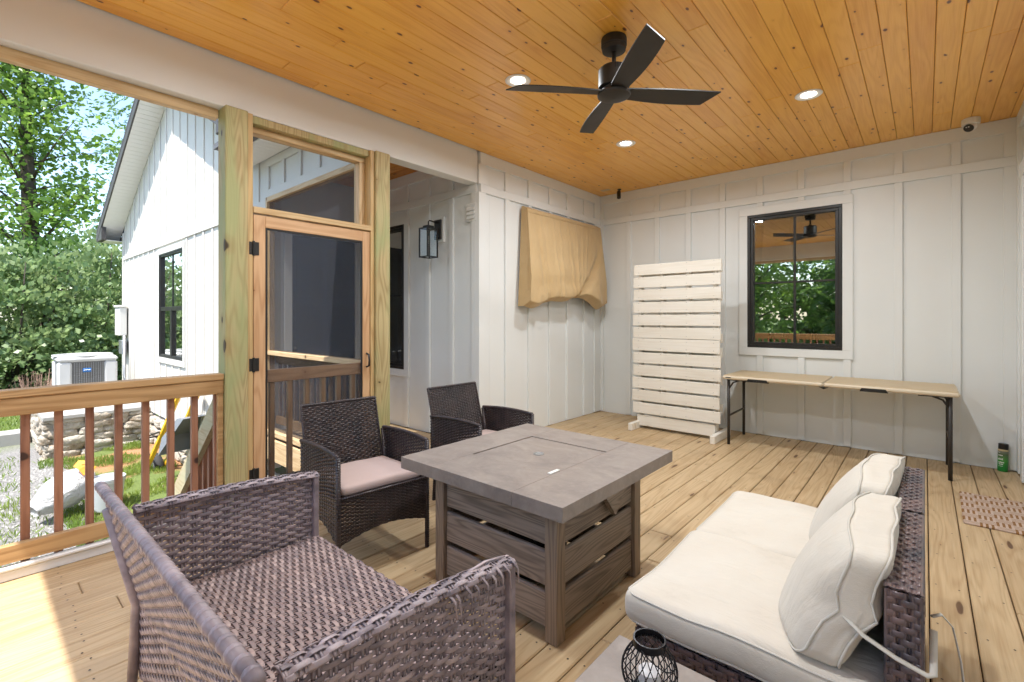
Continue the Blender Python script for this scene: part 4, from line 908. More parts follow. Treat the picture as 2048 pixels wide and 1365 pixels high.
MB().lathe([(.14, 0), (.15, .02), (.15, .24), (.10, .30), (.05, .31)], 24, (-1.52, 1.95, .03)).build('gas_bottle', 'dark', fp, True)
MB().box(bx0+.15, bx1-.15, by0+.15, by1-.15, .44, zt0-.002).build('burner_box', 'dark', fp)
MB().tube([(-1.52, 1.95, .34), (-1.45, 1.80, .34), (-1.35, 1.72, .3), (-1.4, 1.66, .42)], .012, 6).build('gas_hose', 'black', fp, True)
MB().prism([(1.875, .535), (2.10, .535), (1.99, .40)], 0, bx1-.004, bx1+.022).build('control_flap', 'fire', fp)

# ---- wicker machinery
def weave(P, nu, nrows, w, th, amp, sub=4, v0=0.0, v1=1.0, stakes=True, sw=None, su=0.0):
    """rows (one MB each) and stakes (one MB) of a basket weave over the surface P(u, v)"""
    rows = []; e = 1e-3
    def frame(u, v):
        p = P(u, v); du = (P(min(u+e, 1), v)-P(max(u-e, 0), v)); dv = (P(u, min(v+e, 1))-P(u, max(v-e, 0)))
        du.normalize(); n = du.cross(dv); n.normalize(); return p, du, n.cross(du), n
    prof = ((-.5, 0), (-.32, .5), (.32, .5), (.5, 0), (.32, -.5), (-.32, -.5))
    for j in range(nrows):
        v = v0+(v1-v0)*(j+.5)/nrows; m = MB(); vs = []; N = nu*sub
        for k in range(N+1):
            u = k/N; p, du, dv, n = frame(u, v)
            d = amp*math.tanh(3.6*math.cos(math.pi*(u*nu+su)+math.pi*j))
            for a, b in prof: vs.append(p+dv*(a*w)+n*(d+b*th))
        m.add(vs, [(k*6+i, k*6+(i+1) % 6, (k+1)*6+(i+1) % 6, (k+1)*6+i) for k in range(N) for i in range(6)]); rows.append(m)
    st = MB()
    if stakes:
        sw = sw or w*.42
        for s_ in range(nu+1):
            for off in (-.6, .6):
                u = min(1, max(0, (s_-su)/nu+off*sw*1.05/max(1e-6, (P(1, .5)-P(0, .5)).length)))
                pts = []; M = 12
                for k in range(M+1):
                    p, du, dv, n = frame(u, v0+(v1-v0)*k/M); pts.append((p, du, n))
                vs = [p+du*(a*sw)+n*(b*th*.9) for p, du, n in pts for a, b in ((-.5, 0), (0, .5), (.5, 0), (0, -.5))]
                st.add(vs, [(k*4+i, k*4+(i+1) % 4, (k+1)*4+(i+1) % 4, (k+1)*4+i) for k in range(M) for i in range(4)])
    return rows, st
def merge(ms):
    o = MB()
    for m in ms: o.add(m.v, m.f)
    return o
def bil(a, b, c, d):      # a bottom-left, b bottom-right, c top-left, d top-right
    a, b, c, d = map(Vector, (a, b, c, d)); return lambda u, v: (a.lerp(b, u)).lerp(c.lerp(d, u), v)
def wrap_rim(pts, r, step, mr=1.12, n=8):
    """border rod with strand wrapped round it"""
    m = MB(); pts = [Vector(p) for p in pts]; m.tube(pts, r, n); L = 0
    for a, b in zip(pts[:-1], pts[1:]):
        l = (b-a).length; k = max(1, int(l/step))
        for i in range(k):
            c = a.lerp(b, (i+.5)/k); d = (b-a).normalized()*step*.17; m.tube([c-d*1.1, c-d*.6, c+d*.6, c+d*1.1], [r*1.01, r*mr, r*mr, r*1.01], n)
    return m

# ---- dark wicker armchairs (local: front towards +X, origin at front centre on the floor)
def make_chair(label):
    t = thing('wicker_armchair', label, 'chair', (0, 0, 0), 'dark wicker armchairs by the fire pit table', world=False)
    hw = .262; xb = -.47; lean = .125; zs_, za, zb_ = .405, .617, .795
    top = lambda y: (xb-lean, y, zb_)
    rows, stk = weave(bil((xb, -hw+.03, .34), (xb, hw-.03, .34), (xb-lean, -hw+.03, zb_), (xb-lean, hw-.03, zb_)), 20, 38, .0118, .0035, .003, 4)
    merge(rows+[stk]).build('backrest', 'wd', t, True)
    wrap_rim([(xb, -hw+.025, .34), (xb-lean, -hw+.025, zb_), (xb-lean, hw-.025, zb_), (xb, hw-.025, .34)], .009, .012).build('back_rim', 'wd', t, True)
    for s_ in (-1, 1):
        Y = s_*hw
        def Pp(u, v, Y=Y):
            x = xb-.055+(0-xb+.055)*u; zt = za-.012*(1-u)*(1-u)+.01*math.sin(math.pi*u); zb2 = .16+.075*math.sin(math.pi*u)
            return Vector((x, Y, zb2+(zt-zb2)*v))
        rows, stk = weave(Pp, 18, 42, .0106, .0035, .003, 4)
        merge(rows+[stk]).build('armrest', 'wd', t, True)
        wrap_rim([tuple(Pp(k/10, 1)) for k in range(11)], .0105, .011).build('arm_rim', 'wd', t, True)
        wrap_rim([(0, Y, 0), (0, Y, za)], .0125, .013).build('leg', 'wd', t, True)
        wrap_rim([(xb-.03, Y*.97, 0), (xb-.005, Y*.97, .34), (xb-.05, Y*.97, .60)], .0125, .013).build('leg', 'wd', t, True)
    def Pf(u, v):
        zb2 = .165+.05*math.sin(math.pi*u); return Vector((0.004, -hw+2*hw*u, zb2+(zs_-zb2)*v))
    rows, stk = weave(Pf, 20, 24, .0100, .0035, .003, 4); merge(rows+[stk]).build('front_apron', 'wd', t, True)
    wrap_rim([(0.004, -hw, zs_), (0.004, hw, zs_)], .008, .012).build('seat_rim', 'wd', t, True)
    MB().box(xb+.01, -.006, -hw+.012, hw-.012, zs_-.03, zs_-.012, .004).build('seat', 'wd', t)
    return t
ch1 = make_chair('dark brown wicker armchair with pink cushion nearest the screen door')
ch2 = copy_tree(ch1); ch2['label'] = 'dark brown wicker armchair farther from the door, mostly hidden behind the fire pit table'
cm = rbox(.45, .47, .055, .022, 18, lambda q: Vector((q.x, q.y, q.z+(.012 if q.z > 0 else 0)*(1-(q.x/.23)**2)*(1-(q.y/.24)**2)+.003*mnoise.noise(q*9))))
cs1 = tag(cm.build('seat_cushion', 'pinkc', None, True), 'dusty pink seat cushion on the wicker armchair nearest the screen door', 'cushion', 'pink seat cushions')
cs1_2 = cs1.copy(); COL.objects.link(cs1_2); cs1_2['label'] = 'dusty pink seat cushion on the armchair behind the fire pit table'
for c_, q_, loc, rz in ((ch1, cs1, (-2.20, 1.487, 0), -6), (ch2, cs1_2, (-2.185, 2.465, 0), -2)):
    c_.location = loc; c_.rotation_euler = (0, 0, R(rz)); q_.rotation_euler = (0, R(-2), R(rz))
    q_.location = Vector(loc)+Matrix.Rotation(R(rz), 3, 'Z') @ Vector((-.238, 0, .421))

# ---- faded wicker loveseat in front (faces +Y, world coordinates); every woven strand is a piece
ls = thing('wicker_loveseat', 'faded mauve wicker loveseat without cushions in the foreground', 'loveseat', (-1.44, .6, 0))
def panel(name, P, nu, nr, w, mat, rim=None, rimr=.013, su=0.0, th=.0022, amp=.0029):
    rows, stk = weave(P, nu, nr, w, th, amp, 8, su=su, sw=w*.62)
    if rim: stk = merge([stk, rim])
    f = stk.build(name, mat, ls, True); f['_w'] = [0.0, 0.0, 0.0]
    for r_ in rows: r_.build('strand', mat, f, True)
    del f['_w']; return f
X0, X1, Y0, Y1 = -2.005, -.88, .42, 1.0
back = bil((X1, Y0-.06, .12), (X0, Y0-.06, .12), (X1, .285, .775), (X0, .285, .775))
def Pback(u, v):
    x = X1+.12+(X0-.015-X1-.12)*u; z = .11+(.775-.11)*v
    yk = .385 if z < .36 else .385+(.285-.385)*(z-.36)/.415
    return Vector((x, yk, z))
rim = wrap_rim([(X0-.02, .285, .775), (X1+.125, .285, .775)], .0145, .036, 1.13, 10)
panel('backrest', Pback, 38, 44, .0132, 'wl', rim)
for X, nm in ((X0, -1), (X1, 1)):
    def Parm(u, v, X=X):
        y_ = .37+(Y1-.37)*u; zt = .678-.038*u+.012*math.sin(math.pi*u); zb2 = .14+.06*math.sin(math.pi*u); return Vector((X, y_, zb2+(zt-zb2)*v))
    tops = [Parm(k/12, 1) for k in range(13)]
    def Prim(u, v, tops=tops, X=X):
        q = u*12; i = min(int(q), 11); p_ = tops[i].lerp(tops[i+1], q-i); a = math.pi*(v*1.0)
        return p_+Vector((-math.cos(a)*.026, 0, math.sin(a)*.016-.006))
    panel('armrest', Parm, 18, 34, .0136, 'wl', None)
    panel('arm_cap', Prim, 19, 6, .0125, 'wl', wrap_rim([tuple(p_+Vector((0, 0, -.006))) for p_ in tops], .0125, .02))
    MB().box(X-.022, X+.022, Y1-.02, Y1+.004, .0, .645, .004).build('leg', 'wl', ls)
    MB().tube([(X, .36, 0), (X, .375, .36), (X, .30, .70)], .015, 8).build('leg', 'wl', ls, True)
seat = bil((X0+.02, .40, .372), (X1-.02, .40, .372), (X0+.02, Y1, .378), (X1-.02, Y1, .378))
panel('seat', seat, 34, 44, .0132, 'wls')
def Pfr(u, v): zb2 = .15+.06*math.sin(math.pi*u); return Vector((X0+(X1-X0)*u, Y1+.004, zb2+(.375-zb2)*v))
rows, stk = weave(Pfr, 32, 16, .0118, .0045, .0045, 4); merge(rows+[stk]).build('front_apron', 'wl', ls, True)
MB().box(X0+.02, X1-.02, .42, Y1-.01, .335, .358).build('seat_lining', 'dark', ls)
fz = MB()          # broken strands sticking up at the front of the near arm
for k in range(9):
    y_ = .74+k*.03+random.uniform(-.008, .008); L = random.uniform(.02, .04); p0 = Vector((X1+.004, y_, .656-.035*(y_-.7)))
    fz.tube([p0, p0+Vector((.018, L*.2, .008)), p0+Vector((.032, L*.5, -.012)), p0+Vector((.034, L*.6, -.035-L*.6))], [.0052, .0055, .0055, .004], 6, flat=.4)
for k in range(5):
    y_ = .56+k*.068; fz.tube([(X1-.012+.008*(k % 3), y_, .668), (X1-.008+.009*(k % 2), y_+.08, .669), (X1-.004, y_+.15, .658)], .005, 6, flat=.45)
fz.build('broken_strands', 'wl', ls, True)

# ---- cream sofa made of two armless wicker seats
def sofa_module(y0, y1, label):
    t = thing('armless_wicker_sofa', label, 'sofa', (-.36, (y0+y1)/2, 0), 'armless wicker sofa seats')
    xa, xb = -.70, .0; zt = .70
    def wv_(nm, P, nu, nr, w, su=0.0):
        rows, stk = weave(P, nu, nr, w*1.06, .0042, .0028, 4, su=su, sw=w*.8); merge(rows+[stk]).build(nm, 'ws', t, True)
    yc = lambda u: y0+.006+(y1-y0-.012)*u
    MB().box(xa+.02, xb-.13, y0+.014, y1-.014, .06, .334, .01).build('seat_core', 'dark', t); MB().box(-.060, -.018, y0+.014, y1-.014, .06, zt-.014, .01).build('back_core', 'dark', t)
    wv_('seat_side', bil((xa+.01, y0+.006, .05), (-.02, y0+.006, .05), (xa+.01, y0+.006, .34), (-.02, y0+.006, .34)), 22, 18, .0150)
    wv_('seat_side', bil((-.02, y1-.006, .05), (xa+.01, y1-.006, .05), (-.02, y1-.006, .34), (xa+.01, y1-.006, .34)), 22, 18, .0150)
    wv_('front_panel', bil((xa+.01, y1-.01, .05), (xa+.01, y0+.01, .05), (xa+.01, y1-.01, .34), (xa+.01, y0+.01, .34)), 18, 18, .0150)
    wv_('seat_top', bil((xa+.012, y0+.01, .342), (-.066, y0+.01, .342), (xa+.012, y1-.01, .342), (-.066, y1-.01, .342)), 14, 24, .022)
    wv_('back_outer', bil((-.004, y0+.008, .05), (-.004, y1-.008, .05), (-.008, y0+.008, zt-.004), (-.008, y1-.008, zt-.004)), 18, 44, .0145)
    wv_('back_inner', bil((-.068, y1-.008, .34), (-.068, y0+.008, .34), (-.066, y1-.008, zt-.004), (-.066, y0+.008, zt-.004)), 18, 26, .0145)
    wv_('back_end', bil((-.068, y0+.006, .10), (-.004, y0+.006, .10), (-.066, y0+.006, zt-.004), (-.008, y0+.006, zt-.004)), 3, 40, .0145)
    wv_('back_end', bil((-.004, y1-.006, .10), (-.068, y1-.006, .10), (-.008, y1-.006, zt-.004), (-.066, y1-.006, zt-.004)), 3, 40, .0145)
    wv_('back_top', bil((-.066, y0+.006, zt), (-.008, y0+.006, zt), (-.066, y1-.006, zt), (-.008, y1-.006, zt)), 4, 28, .0195)
    for a in (xa+.05, -.06):
        for b in (y0+.06, y1-.06): B('leg', 'legm', t, a-.02, a+.02, b-.02, b+.02, 0, .055, .003)
    return t
sofa_module(1.39, 1.98, 'armless wicker sofa seat nearer the side table, under cream cushions')
sofa_module(1.985, 2.575, 'armless wicker sofa seat farther from the side table, under cream cushions')
def seat_cushion(yc, label, seed):
    sx, sy, sz = .665, .605, .105
    def df(q):
        f = max(0, 1-(q.x/(sx/2))**2)*max(0, 1-(q.y/(sy/2))**2)
        dz = .018*f*(1 if q.z > 0 else -.1)+.008*mnoise.noise(Vector((q.x*5+seed, q.y*5, q.z*3)))+.005*mnoise.noise(Vector((q.x*11+seed, q.y*6, 2)))*max(0, q.z/sz+.3)
        sag = -.012*(1-(q.y/(sy/2))**2)*max(0, -q.x/(sx/2))
        bul = 1+.02*(1-(2*q.z/sz)**2)
        return Vector((q.x*bul, q.y*bul, q.z+dz+sag))
    t = thing('seat_cushion', label, 'cushion', (-.395, yc, .346), 'cream sofa seat cushions', world=False)
    m = rbox(sx, sy, sz, .028, 34, df); m.xf(Matrix.Translation((0, 0, sz/2))); m.build('cover', 'cush', t, True)
    for zz in (sz/2-.012, -sz/2+.012):
        pth = [df(p) + Vector((0, 0, sz/2)) for p in rect_path(sx-.006, sy-.006, .04, zz)]
        MB().tube(pth, .0034, 6, True).build('piping', 'piping', t, True)
    return t
seat_cushion(1.688, 'cream seat cushion on the sofa half nearer the side table', 1.0)
seat_cushion(2.288, 'cream seat cushion on the sofa half farther from the side table', 5.0).rotation_euler = (0, 0, R(.8))
def back_cushion(yc, label, seed, dx, yaw):
    sx, sy, sz = .16, .585, .34        # nominal thickness, width, height; slumped below
    def df(q):
        w, u, v = q.x/(sx/2), q.y/(sy/2), q.z/(sz/2)
        u = max(-1, min(1, u)); e = 1-u*u; sm = lambda k: mnoise.noise(Vector((u*k+seed, v*k, w*1.2)))
        h = .036+.068*max(0, e)**.55*(1-.42*v*v-.12*v-.22*max(0, v)**2)
        xc = -.150+.052*v-.045*e*(.75-.45*v)
        x = xc+w*h+.03*math.exp(-(v/.22)**2)*abs(u)**7+.006*sm(1.6)+.0015*sm(5)
        x += .005*math.sin(u*7+seed)*max(0, v)**3*e                      # gathered top seam
        z = .152+v*.146+.022*e*max(0, v)-.012*max(0, -v)*e+.004*sm(2)
        y_ = u*(.284-.012*v+.003*sm(1.5))
        return Vector((x, y_, z))
    t = thing('back_cushion', label, 'cushion', (0, yc, .45), 'cream sofa back cushions', world=False)
    rbox(sx, sy, sz, .028, 40, df).build('cover', 'cush', t, True)
    for xx in (sx/2-.008, -sx/2+.008):
        pth = [df(Vector((xx, p.x, p.y))) for p in rect_path(sy-.003, sz-.003, .03, 0)]
        MB().tube(pth, .0034, 6, True).build('piping', 'piping', t, True)
    t.location = (dx, yc, .45); t.rotation_euler = (0, 0, R(yaw)); return t
back_cushion(1.69, 'slumped cream back cushion tied to the sofa half nearer the side table', 2.0, 0.0, 0)
back_cushion(2.27, 'cream back cushion on the sofa half farther from the side table', 7.0, -.015, -3)
tie = MB()
tie.tube([(-.150, 1.410, .592), (-.11, 1.388, .572), (-.05, 1.379, .552), (.004, 1.379, .538), (.014, 1.387, .540), (.015, 1.465, .60)], .008, 6, flat=.3)
tag(tie.build('cushion_tie', 'piping', None, True), 'white cushion tie strapped round the end of the sofa back', 'tie')
tie2 = MB(); tie2.tube([(.012, 1.53, .60), (.03, 1.545, .605), (.05, 1.55, .58), (.065, 1.55, .50), (.072, 1.54, .42), (.074, 1.53, .34), (.066, 1.52, .22)], [.006, .006, .006, .006, .007, .011, .012], 6, flat=.3)
tag(tie2.build('cushion_tie', 'piping', None, True), 'loose cream cushion tie hanging behind the sofa back', 'tie')

# ---- side table with lantern
sdt = thing('side_table', 'low side table with grey stone look top beside the sofa', 'table', (-.44, 1.0, 0))
B('tabletop', 'stone', sdt, -.695, -.19, .74, 1.29, .345, .37, .004)
for a, b in ((-.68, .755), (-.235, .755), (-.68, 1.245), (-.235, 1.245)): B('leg', 'legm', sdt, a, a+.03, b, b+.03, .001, .344, .003)
B('apron', 'ws', sdt, -.649, -.236, 1.25, 1.27, .29, .344, .003); B('apron', 'ws', sdt, -.649, -.236, .76, .78, .29, .344, .003)
ln_ = thing('wire_lantern', 'dark wire globe lantern with a white candle on the side table', 'lantern', (-.522, 1.125, .37)); wm = MB(); lc = Vector((-.522, 1.125, .37)); LR = .068; LH = .135
def lpt(a, t_):
    z = .012+(LH-.012)*t_; r_ = LR*math.sin(math.pi*(.20+.66*t_))**.85; return lc+Vector((math.cos(a)*r_, math.sin(a)*r_, z))
for k in range(20):
    for sg in (-1, 1): wm.tube([lpt(2*math.pi*k/20+sg*1.05*(i/12), i/12) for i in range(13)], .0013, 5, cap=False)
wm.build('wire_cage', 'wire', ln_, True)
MB().lathe([(.036, 0), (.04, .0), (.04, .018), (.036, .018)], 24, tuple(lc+Vector((0, 0, LH-.006))), cap=False).build('collar', 'wire', ln_, angle=40)
MB().lathe([(.048, .0), (.05, .004), (.05, .012), (.0, .012)], 24, tuple(lc)).build('base_plate', 'wire', ln_, angle=40)
MB().lathe([(.026, 0), (.027, .004), (.027, .055), (.02, .06), (.0, .056)], 20, tuple(lc+Vector((0, 0, .012)))).build('candle', 'candle', ln_, angle=50)
MB().tube([lc+Vector((.0, .045*math.cos(a), LH+.004-.085*math.sin(a)*0+.0))+Vector((.062*math.sin(a), 0, -.045*math.sin(a))) for a in np.linspace(0, math.pi, 14)], .0014, 5).build('bail_handle', 'wire', ln_, True)

# ---- folding table against the back wall
ft = thing('folding_table', 'long cream plastic folding table with dark legs under the black window', 'table', (-.7, 5.55, 0))
fx0, fx1, fy0, fy1, fz = -1.605, .212, 5.20, 5.86, .725
for a, b in ((fx0, -.713), (-.709, fx1)):
    MB().box(a, b, fy0, fy1, fz-.042, fz-.004, .012).build('table_half', 'plaste', ft); B('top_skin', 'plast', ft, a+.012, b-.004 if b < 0 else b-.012, fy0+.012, fy1-.012, fz-.0039, fz, .002)
def cnr(px_): 
    m = MB(); m.prism([(px_-.10, fz-.052), (px_+.10, fz-.052), (px_+.085, fz-.022), (px_-.085, fz-.022)], 1, fy0-.003, fy0+.05); return m
cnr(-1.27).build('carry_handle', 'black', ft); cnr(-.34).build('carry_handle', 'black', ft)
B('maker_plate', 'legm', ft, fx0+.035, fx0+.085, fy0-.002, fy0+.004, fz-.024, fz-.016, 0)
MB().prism([(-.75, fz-.043), (-.67, fz-.043), (-.71, fz-.062)], 1, fy0+.005, fy0+.05).build('centre_hinge', 'black', ft)
for lx, dr in ((-1.555, 1), (.155, -1)):
    for ly in (5.25, 5.80):
        MB().tube([(lx, ly, .001), (lx, ly, fz-.043)], .015, 10).build('leg', 'legm', ft, True)
        MB().tube([(lx, ly+.0, fz-.15), (lx+dr*.045, ly, fz-.075), (lx+dr*.12, ly, fz-.045)], .008, 8).build('brace', 'legm', ft, True)
    MB().tube([(lx, 5.25, .30), (lx, 5.80, .30)], .010, 8).build('cross_bar', 'legm', ft, True); B('leg_bracket', 'legm', ft, lx-.01 if dr > 0 else lx-.2, lx+.2 if dr > 0 else lx+.01, 5.22, 5.26, fz-.052, fz-.042, 0)

# ---- pallet screen
pl = thing('pallet_screen', 'tall whitewashed pallet screen of horizontal slats in the corner', 'pallet', (-2.15, 5.35, 0))
px0, px1 = -2.672, -1.655; n = 12; zc0, zc1 = .185, 1.985
th_ = (zc1-zc0)/n
for k in range(n):
    za = zc0+k*th_; gp_ = .024 if k not in (5,) else .006
    dx_ = random.uniform(-.008, .008); lean_ = .02*(k/n)
    o = B('slat', 'pallet', pl, px0+dx_, px1+dx_, 5.30+lean_, 5.318+lean_, za, za+th_-gp_, .003)
B('slat', 'pallet', pl, px0+.05, px1-.06, 5.315, 5.333, .035, zc0-.022, .003)
for sx_ in (px0+.055, px0+.33, px0+.63, px1-.09):
    B('stringer', 'pallet', pl, sx_, sx_+.035, 5.342, 5.43, .04, 1.96, .003)
for k in (1, 3, 5, 6, 9, 11): B('back_slat', 'pallet', pl, px0+.02, px1-.02, 5.432, 5.45, .12+k*.155, .12+k*.155+.10, .003)
for sx_ in (px0+.03, px1-.05): B('foot', 'pallet', pl, sx_, sx_+.05, 5.12, 5.66, .001, .085, .004)
nl = MB()
for k in range(n):
    za = zc0+k*th_+.03
    for sx_ in (px0+.07, px0+.348, px0+.648, px1-.072):
        for zz in (za, za+.085): s0 = len(nl.v); nl.lathe([(.004, 0), (.004, .002)], 6); nl.xf(Matrix.Translation((sx_, 5.2995+.02*(k/n), zz)) @ Matrix.Rotation(R(90), 4, 'X'), s0)
nl.build('nail_heads', 'galv', pl)

# ---- tan cover on the side wall
cv = MB(); NU, NV = 240, 120; y0, y1 = 4.10, 5.78; vs = []
def cover(u, v):
    # u: 0..1 around from wall to wall, v: 0 top..1 bottom
    su = .11; dep = .085+.10*min(1, v*1.4)
    if u < su: d, yy = dep*(u/su), y0+.06*(1-v)
    elif u > 1-su: d, yy = dep*((1-u)/su), y1-.02*(1-v)
    else: d, yy = dep, None
    ya, yb2 = y0+.06*(1-v)-.02*v, y1-.03+.02*v*(1-v)
    if yy is None: yy = ya+(yb2-ya)*((u-su)/(1-2*su))
    s_ = (yy-y0)/(y1-y0)
    inb = max(0., min(1, (u-su)*8))*max(0., min(1, (1-su-u)*8))
    pl_ = .007*abs(math.sin(s_*23+1.2*math.sin(v*3)))*(.35+v)+.012*math.sin(s_*15+v*2.2)*v
    diag = s_-(1.0-.42*v**1.6); fold = -.055*math.exp(-(diag/.035)**2)*min(1, v*2.2)+(.05*v if diag > .02 else 0)*inb
    diag2 = s_-(.10+.10*v); fold += -.03*math.exp(-(diag2/.03)**2)*min(1, v*1.6)
    cre = sum(a_*math.exp(-((s_-c_-k_*v)/w_)**2)*min(1, .25+v*1.2) for a_, c_, k_, w_ in ((.012, .16, .02, .010), (-.010, .20, .03, .012), (.011, .31, .015, .009), (.009, .40, -.03, .010), (.012, .50, .01, .009), (-.008, .545, .0, .014), (.010, .62, -.06, .010), (.009, .71, -.10, .011), (.010, .80, -.17, .012)))
    low = max(0, v-.72)/.28; cre += low*low*.016*(abs(math.sin(s_*31+v*6))-.5)*(.4+abs(s_-.5)*1.6)
    bag = .018*math.exp(-((v-.9)/.08)**2)*(1+.5*math.sin(s_*17))
    nz = .010*mnoise.noise(Vector((s_*6, v*5, 1)))+.009*(abs(mnoise.noise(Vector((s_*11+v*2, v*5, 4))))-.25)-.006*abs(mnoise.noise(Vector((s_*26, v*7+s_*9, 9))))
    d = d+(pl_*.5+fold+bag+nz+cre)*inb
    zb = 1.50-.05*math.exp(-((s_-.05)/.12)**2)-.045*math.exp(-((s_-.93)/.12)**2)+.075*math.exp(-((s_-.58)/.17)**2)-.02*math.sin(s_*16)
    zt = 2.60+.0*s_
    z = zt+(zb-zt)*v
    if v > .95: d *= 1-.5*(v-.95)/.05
    if v < .03: d *= .35+.65*v/.03
    return (XL+.022+max(0.0, d), yy, z)
for j in range(NV+1):
    for i in range(NU+1): vs.append(cover(i/NU, j/NV))
cv.add(vs, [(j*(NU+1)+i, j*(NU+1)+i+1, (j+1)*(NU+1)+i+1, (j+1)*(NU+1)+i) for j in range(NV) for i in range(NU)])
tvc = thing('cloth_cover', 'tan cloth cover draped over a wall mounted screen in the corner', 'cover', (XL, 4.95, 1.5))
cv.build('drape', 'tan', tvc, True)
MB().tube([tuple(Vector(cover(u, .065))+Vector((.004, 0, 0))) for u in np.linspace(.12, .88, 60)], .004, 5).build('hem_seam', 'tan', tvc, True)
MB().tube([tuple(Vector(cover(.085, v))+Vector((.0, -.004, 0))) for v in np.linspace(.03, .85, 40)], .003, 5).build('side_seam', 'tan', tvc, True)
MB().box(XL+.022, XL+.08, 4.25, 5.65, 1.62, 2.5).build('screen_body', 'dark', tvc)

# ---- ceiling fan
fn = thing('ceiling_fan', 'black four blade ceiling fan hanging from the pine ceiling', 'fan', (-1.45, 2.625, H)); fc = Vector((-1.45, 2.625, 0))
MB().lathe([(.0, 0), (.074, 0), (.078, -.01), (.078, -.048), (.071, -.053), (.071, -.058), (.075, -.061), (.07, -.08), (.03, -.088), (.0, -.088)], 32, (fc.x, fc.y, H-.001), cap=False).build('canopy', 'fanb', fn, angle=35)
MB().lathe([(.013, 0), (.013, -.11)], 14, (fc.x, fc.y, H-.08)).build('downrod', 'fanb', fn, True)
MB().lathe([(.03, -.0), (.035, -.012), (.085, -.018), (.095, -.03), (.095, -.135), (.088, -.14), (.0, -.14)], 32, (fc.x, fc.y, H-.170), cap=False).build('motor_housing', 'fanb', fn, angle=35)
for k in range(4): 
    a = R(-56+k*9); o = MB().box(.0955, .0965, -.004, .004, 0, .03).xf(Matrix.Translation((fc.x, fc.y, H-.225)) @ Matrix.Rotation(a, 4, 'Z')).build('vent_slot', 'dark', fn)
MB().lathe([(.0, .03), (.075, .03), (.075, .0), (.098, .0), (.102, -.008), (.098, -.02), (.07, -.032), (.0, -.038)], 32, (fc.x, fc.y, H-.340), cap=False).build('hub_cap', 'fanb', fn, angle=35)
for k in range(4):
    bmesh_ = MB(); vs = []; NN = 22
    for i in range(NN+1):
        t_ = i/NN; r_ = .06+.55*t_; wd = .036+.032*math.sin(math.pi*min(1, .1+.6*t_)); ca = .006*math.sin(math.pi*t_)
        e0 = r_; 
        for s_, z_ in ((-1, -.0035), (1, -.0035), (1, .0035), (-1, .0035)):
            cut = .055*t_**12*(1 if s_ < 0 else -.3)
            vs.append((r_+cut, s_*wd+ca, z_-s_*wd*.21))
    bmesh_.add(vs, [(i*4+j, i*4+(j+1) % 4, (i+1)*4+(j+1) % 4, (i+1)*4+j) for i in range(NN) for j in range(4)] + [(3, 2, 1, 0), (NN*4, NN*4+1, NN*4+2, NN*4+3)])
    bmesh_.xf(Matrix.Translation((fc.x, fc.y, H-.338)) @ Matrix.Rotation(R(47.5+90*k), 4, 'Z')).build('blade', 'fanb', fn, angle=40)

# ---- recessed lights
def downlight(x, y, label):
    t = thing('recessed_light', label, 'ceiling light', (x, y, H), 'recessed ceiling lights')
    MB().lathe([(.092, -.001), (.094, -.004), (.088, -.009), (.058, -.006), (.052, -.001)], 36, (x, y, H), cap=False).build('trim_ring', 'lampw', t, angle=40)
    MB().lathe([(.0, -.0025), (.0525, -.0025)], 32, (x, y, H), cap=False).build('lens', 'glow', t)
    l = bpy.data.lights.new('lamp', 'AREA'); l.shape = 'DISK'; l.size = .11; l.energy = LAMP; l.color = (.90, .96, 1.0); l.spread = R(170)
    o = bpy.data.objects.new('lamp', l); COL.objects.link(o); o.parent = t; o.location = (0, 0, -.012)
LAMP = 4.9
downlight(-2.232, 2.63, 'lit recessed ceiling light left of the fan')
downlight(-.679, 4.27, 'lit recessed ceiling light to the right of the fan')
downlight(-2.23, 4.275, 'lit recessed ceiling light in front of the cloth cover, below the fan')
downlight(-.68, 2.63, 'added unseen recessed ceiling light just above the top edge of the picture')  # out of view; added to continue the grid and light the foreground
downlight(-2.23, .99, 'added unseen fill light above the wicker loveseat, over the picture edge')  # unseen fixture added to brighten the loveseat and near deck
downlight(-.68, .99, 'added unseen fill light above the side table, over the picture edge')  # also unseen, put in as fill over the near furniture
# ---- cameras and plate
dc = thing('dome_camera', 'white dome security camera in the right ceiling corner', 'security camera', (.30, 5.72, H))
MB().lathe([(.0, 0), (.06, 0), (.062, -.006), (.06, -.05), (.05, -.056), (.0, -.056)], 28, (.30, 5.72, H-.001), cap=False).build('base', 'lampw', dc, angle=40)
e_ = MB().lathe([(.045*math.cos(a), .045*math.sin(a)) for a in np.linspace(-1.5, 1.5, 14)], 24); e_.xf(Matrix.Translation((.30, 5.715, H-.062))).build('eyeball', 'lampw', dc, True)
f_ = MB().lathe([(.0, 0), (.033, 0), (.035, .004), (.033, .006), (.0, .006)], 24, cap=False); f_.xf(Matrix.Translation((.285, 5.685, H-.085)) @ Vector((-.25, -.62, -.55)).normalized().to_track_quat('Z', 'Y').to_matrix().to_4x4()).build('lens_face', 'black', dc, angle=40)
for dx_ in (-.012, .004): MB().lathe([(.0, .0065), (.005, .0065)], 8, (dx_, .012, 0), cap=False).xf(Matrix.Translation((.285, 5.685, H-.085)) @ Vector((-.25, -.62, -.55)).normalized().to_track_quat('Z', 'Y').to_matrix().to_4x4()).build('infrared_light', 'lampw', dc)
tc = thing('spot_camera', 'small black swivel camera hanging from the ceiling near the corner', 'security camera', (-3.09, 5.74, H))
MB().lathe([(.0, 0), (.025, 0), (.025, -.012), (.0, -.012)], 16, (-3.09, 5.74, H-.001), cap=False).build('mount', 'black', tc, angle=40); MB().tube([(-3.09, 5.74, H-.01), (-3.09, 5.74, H-.045)], .008, 8).build('stem', 'black', tc)
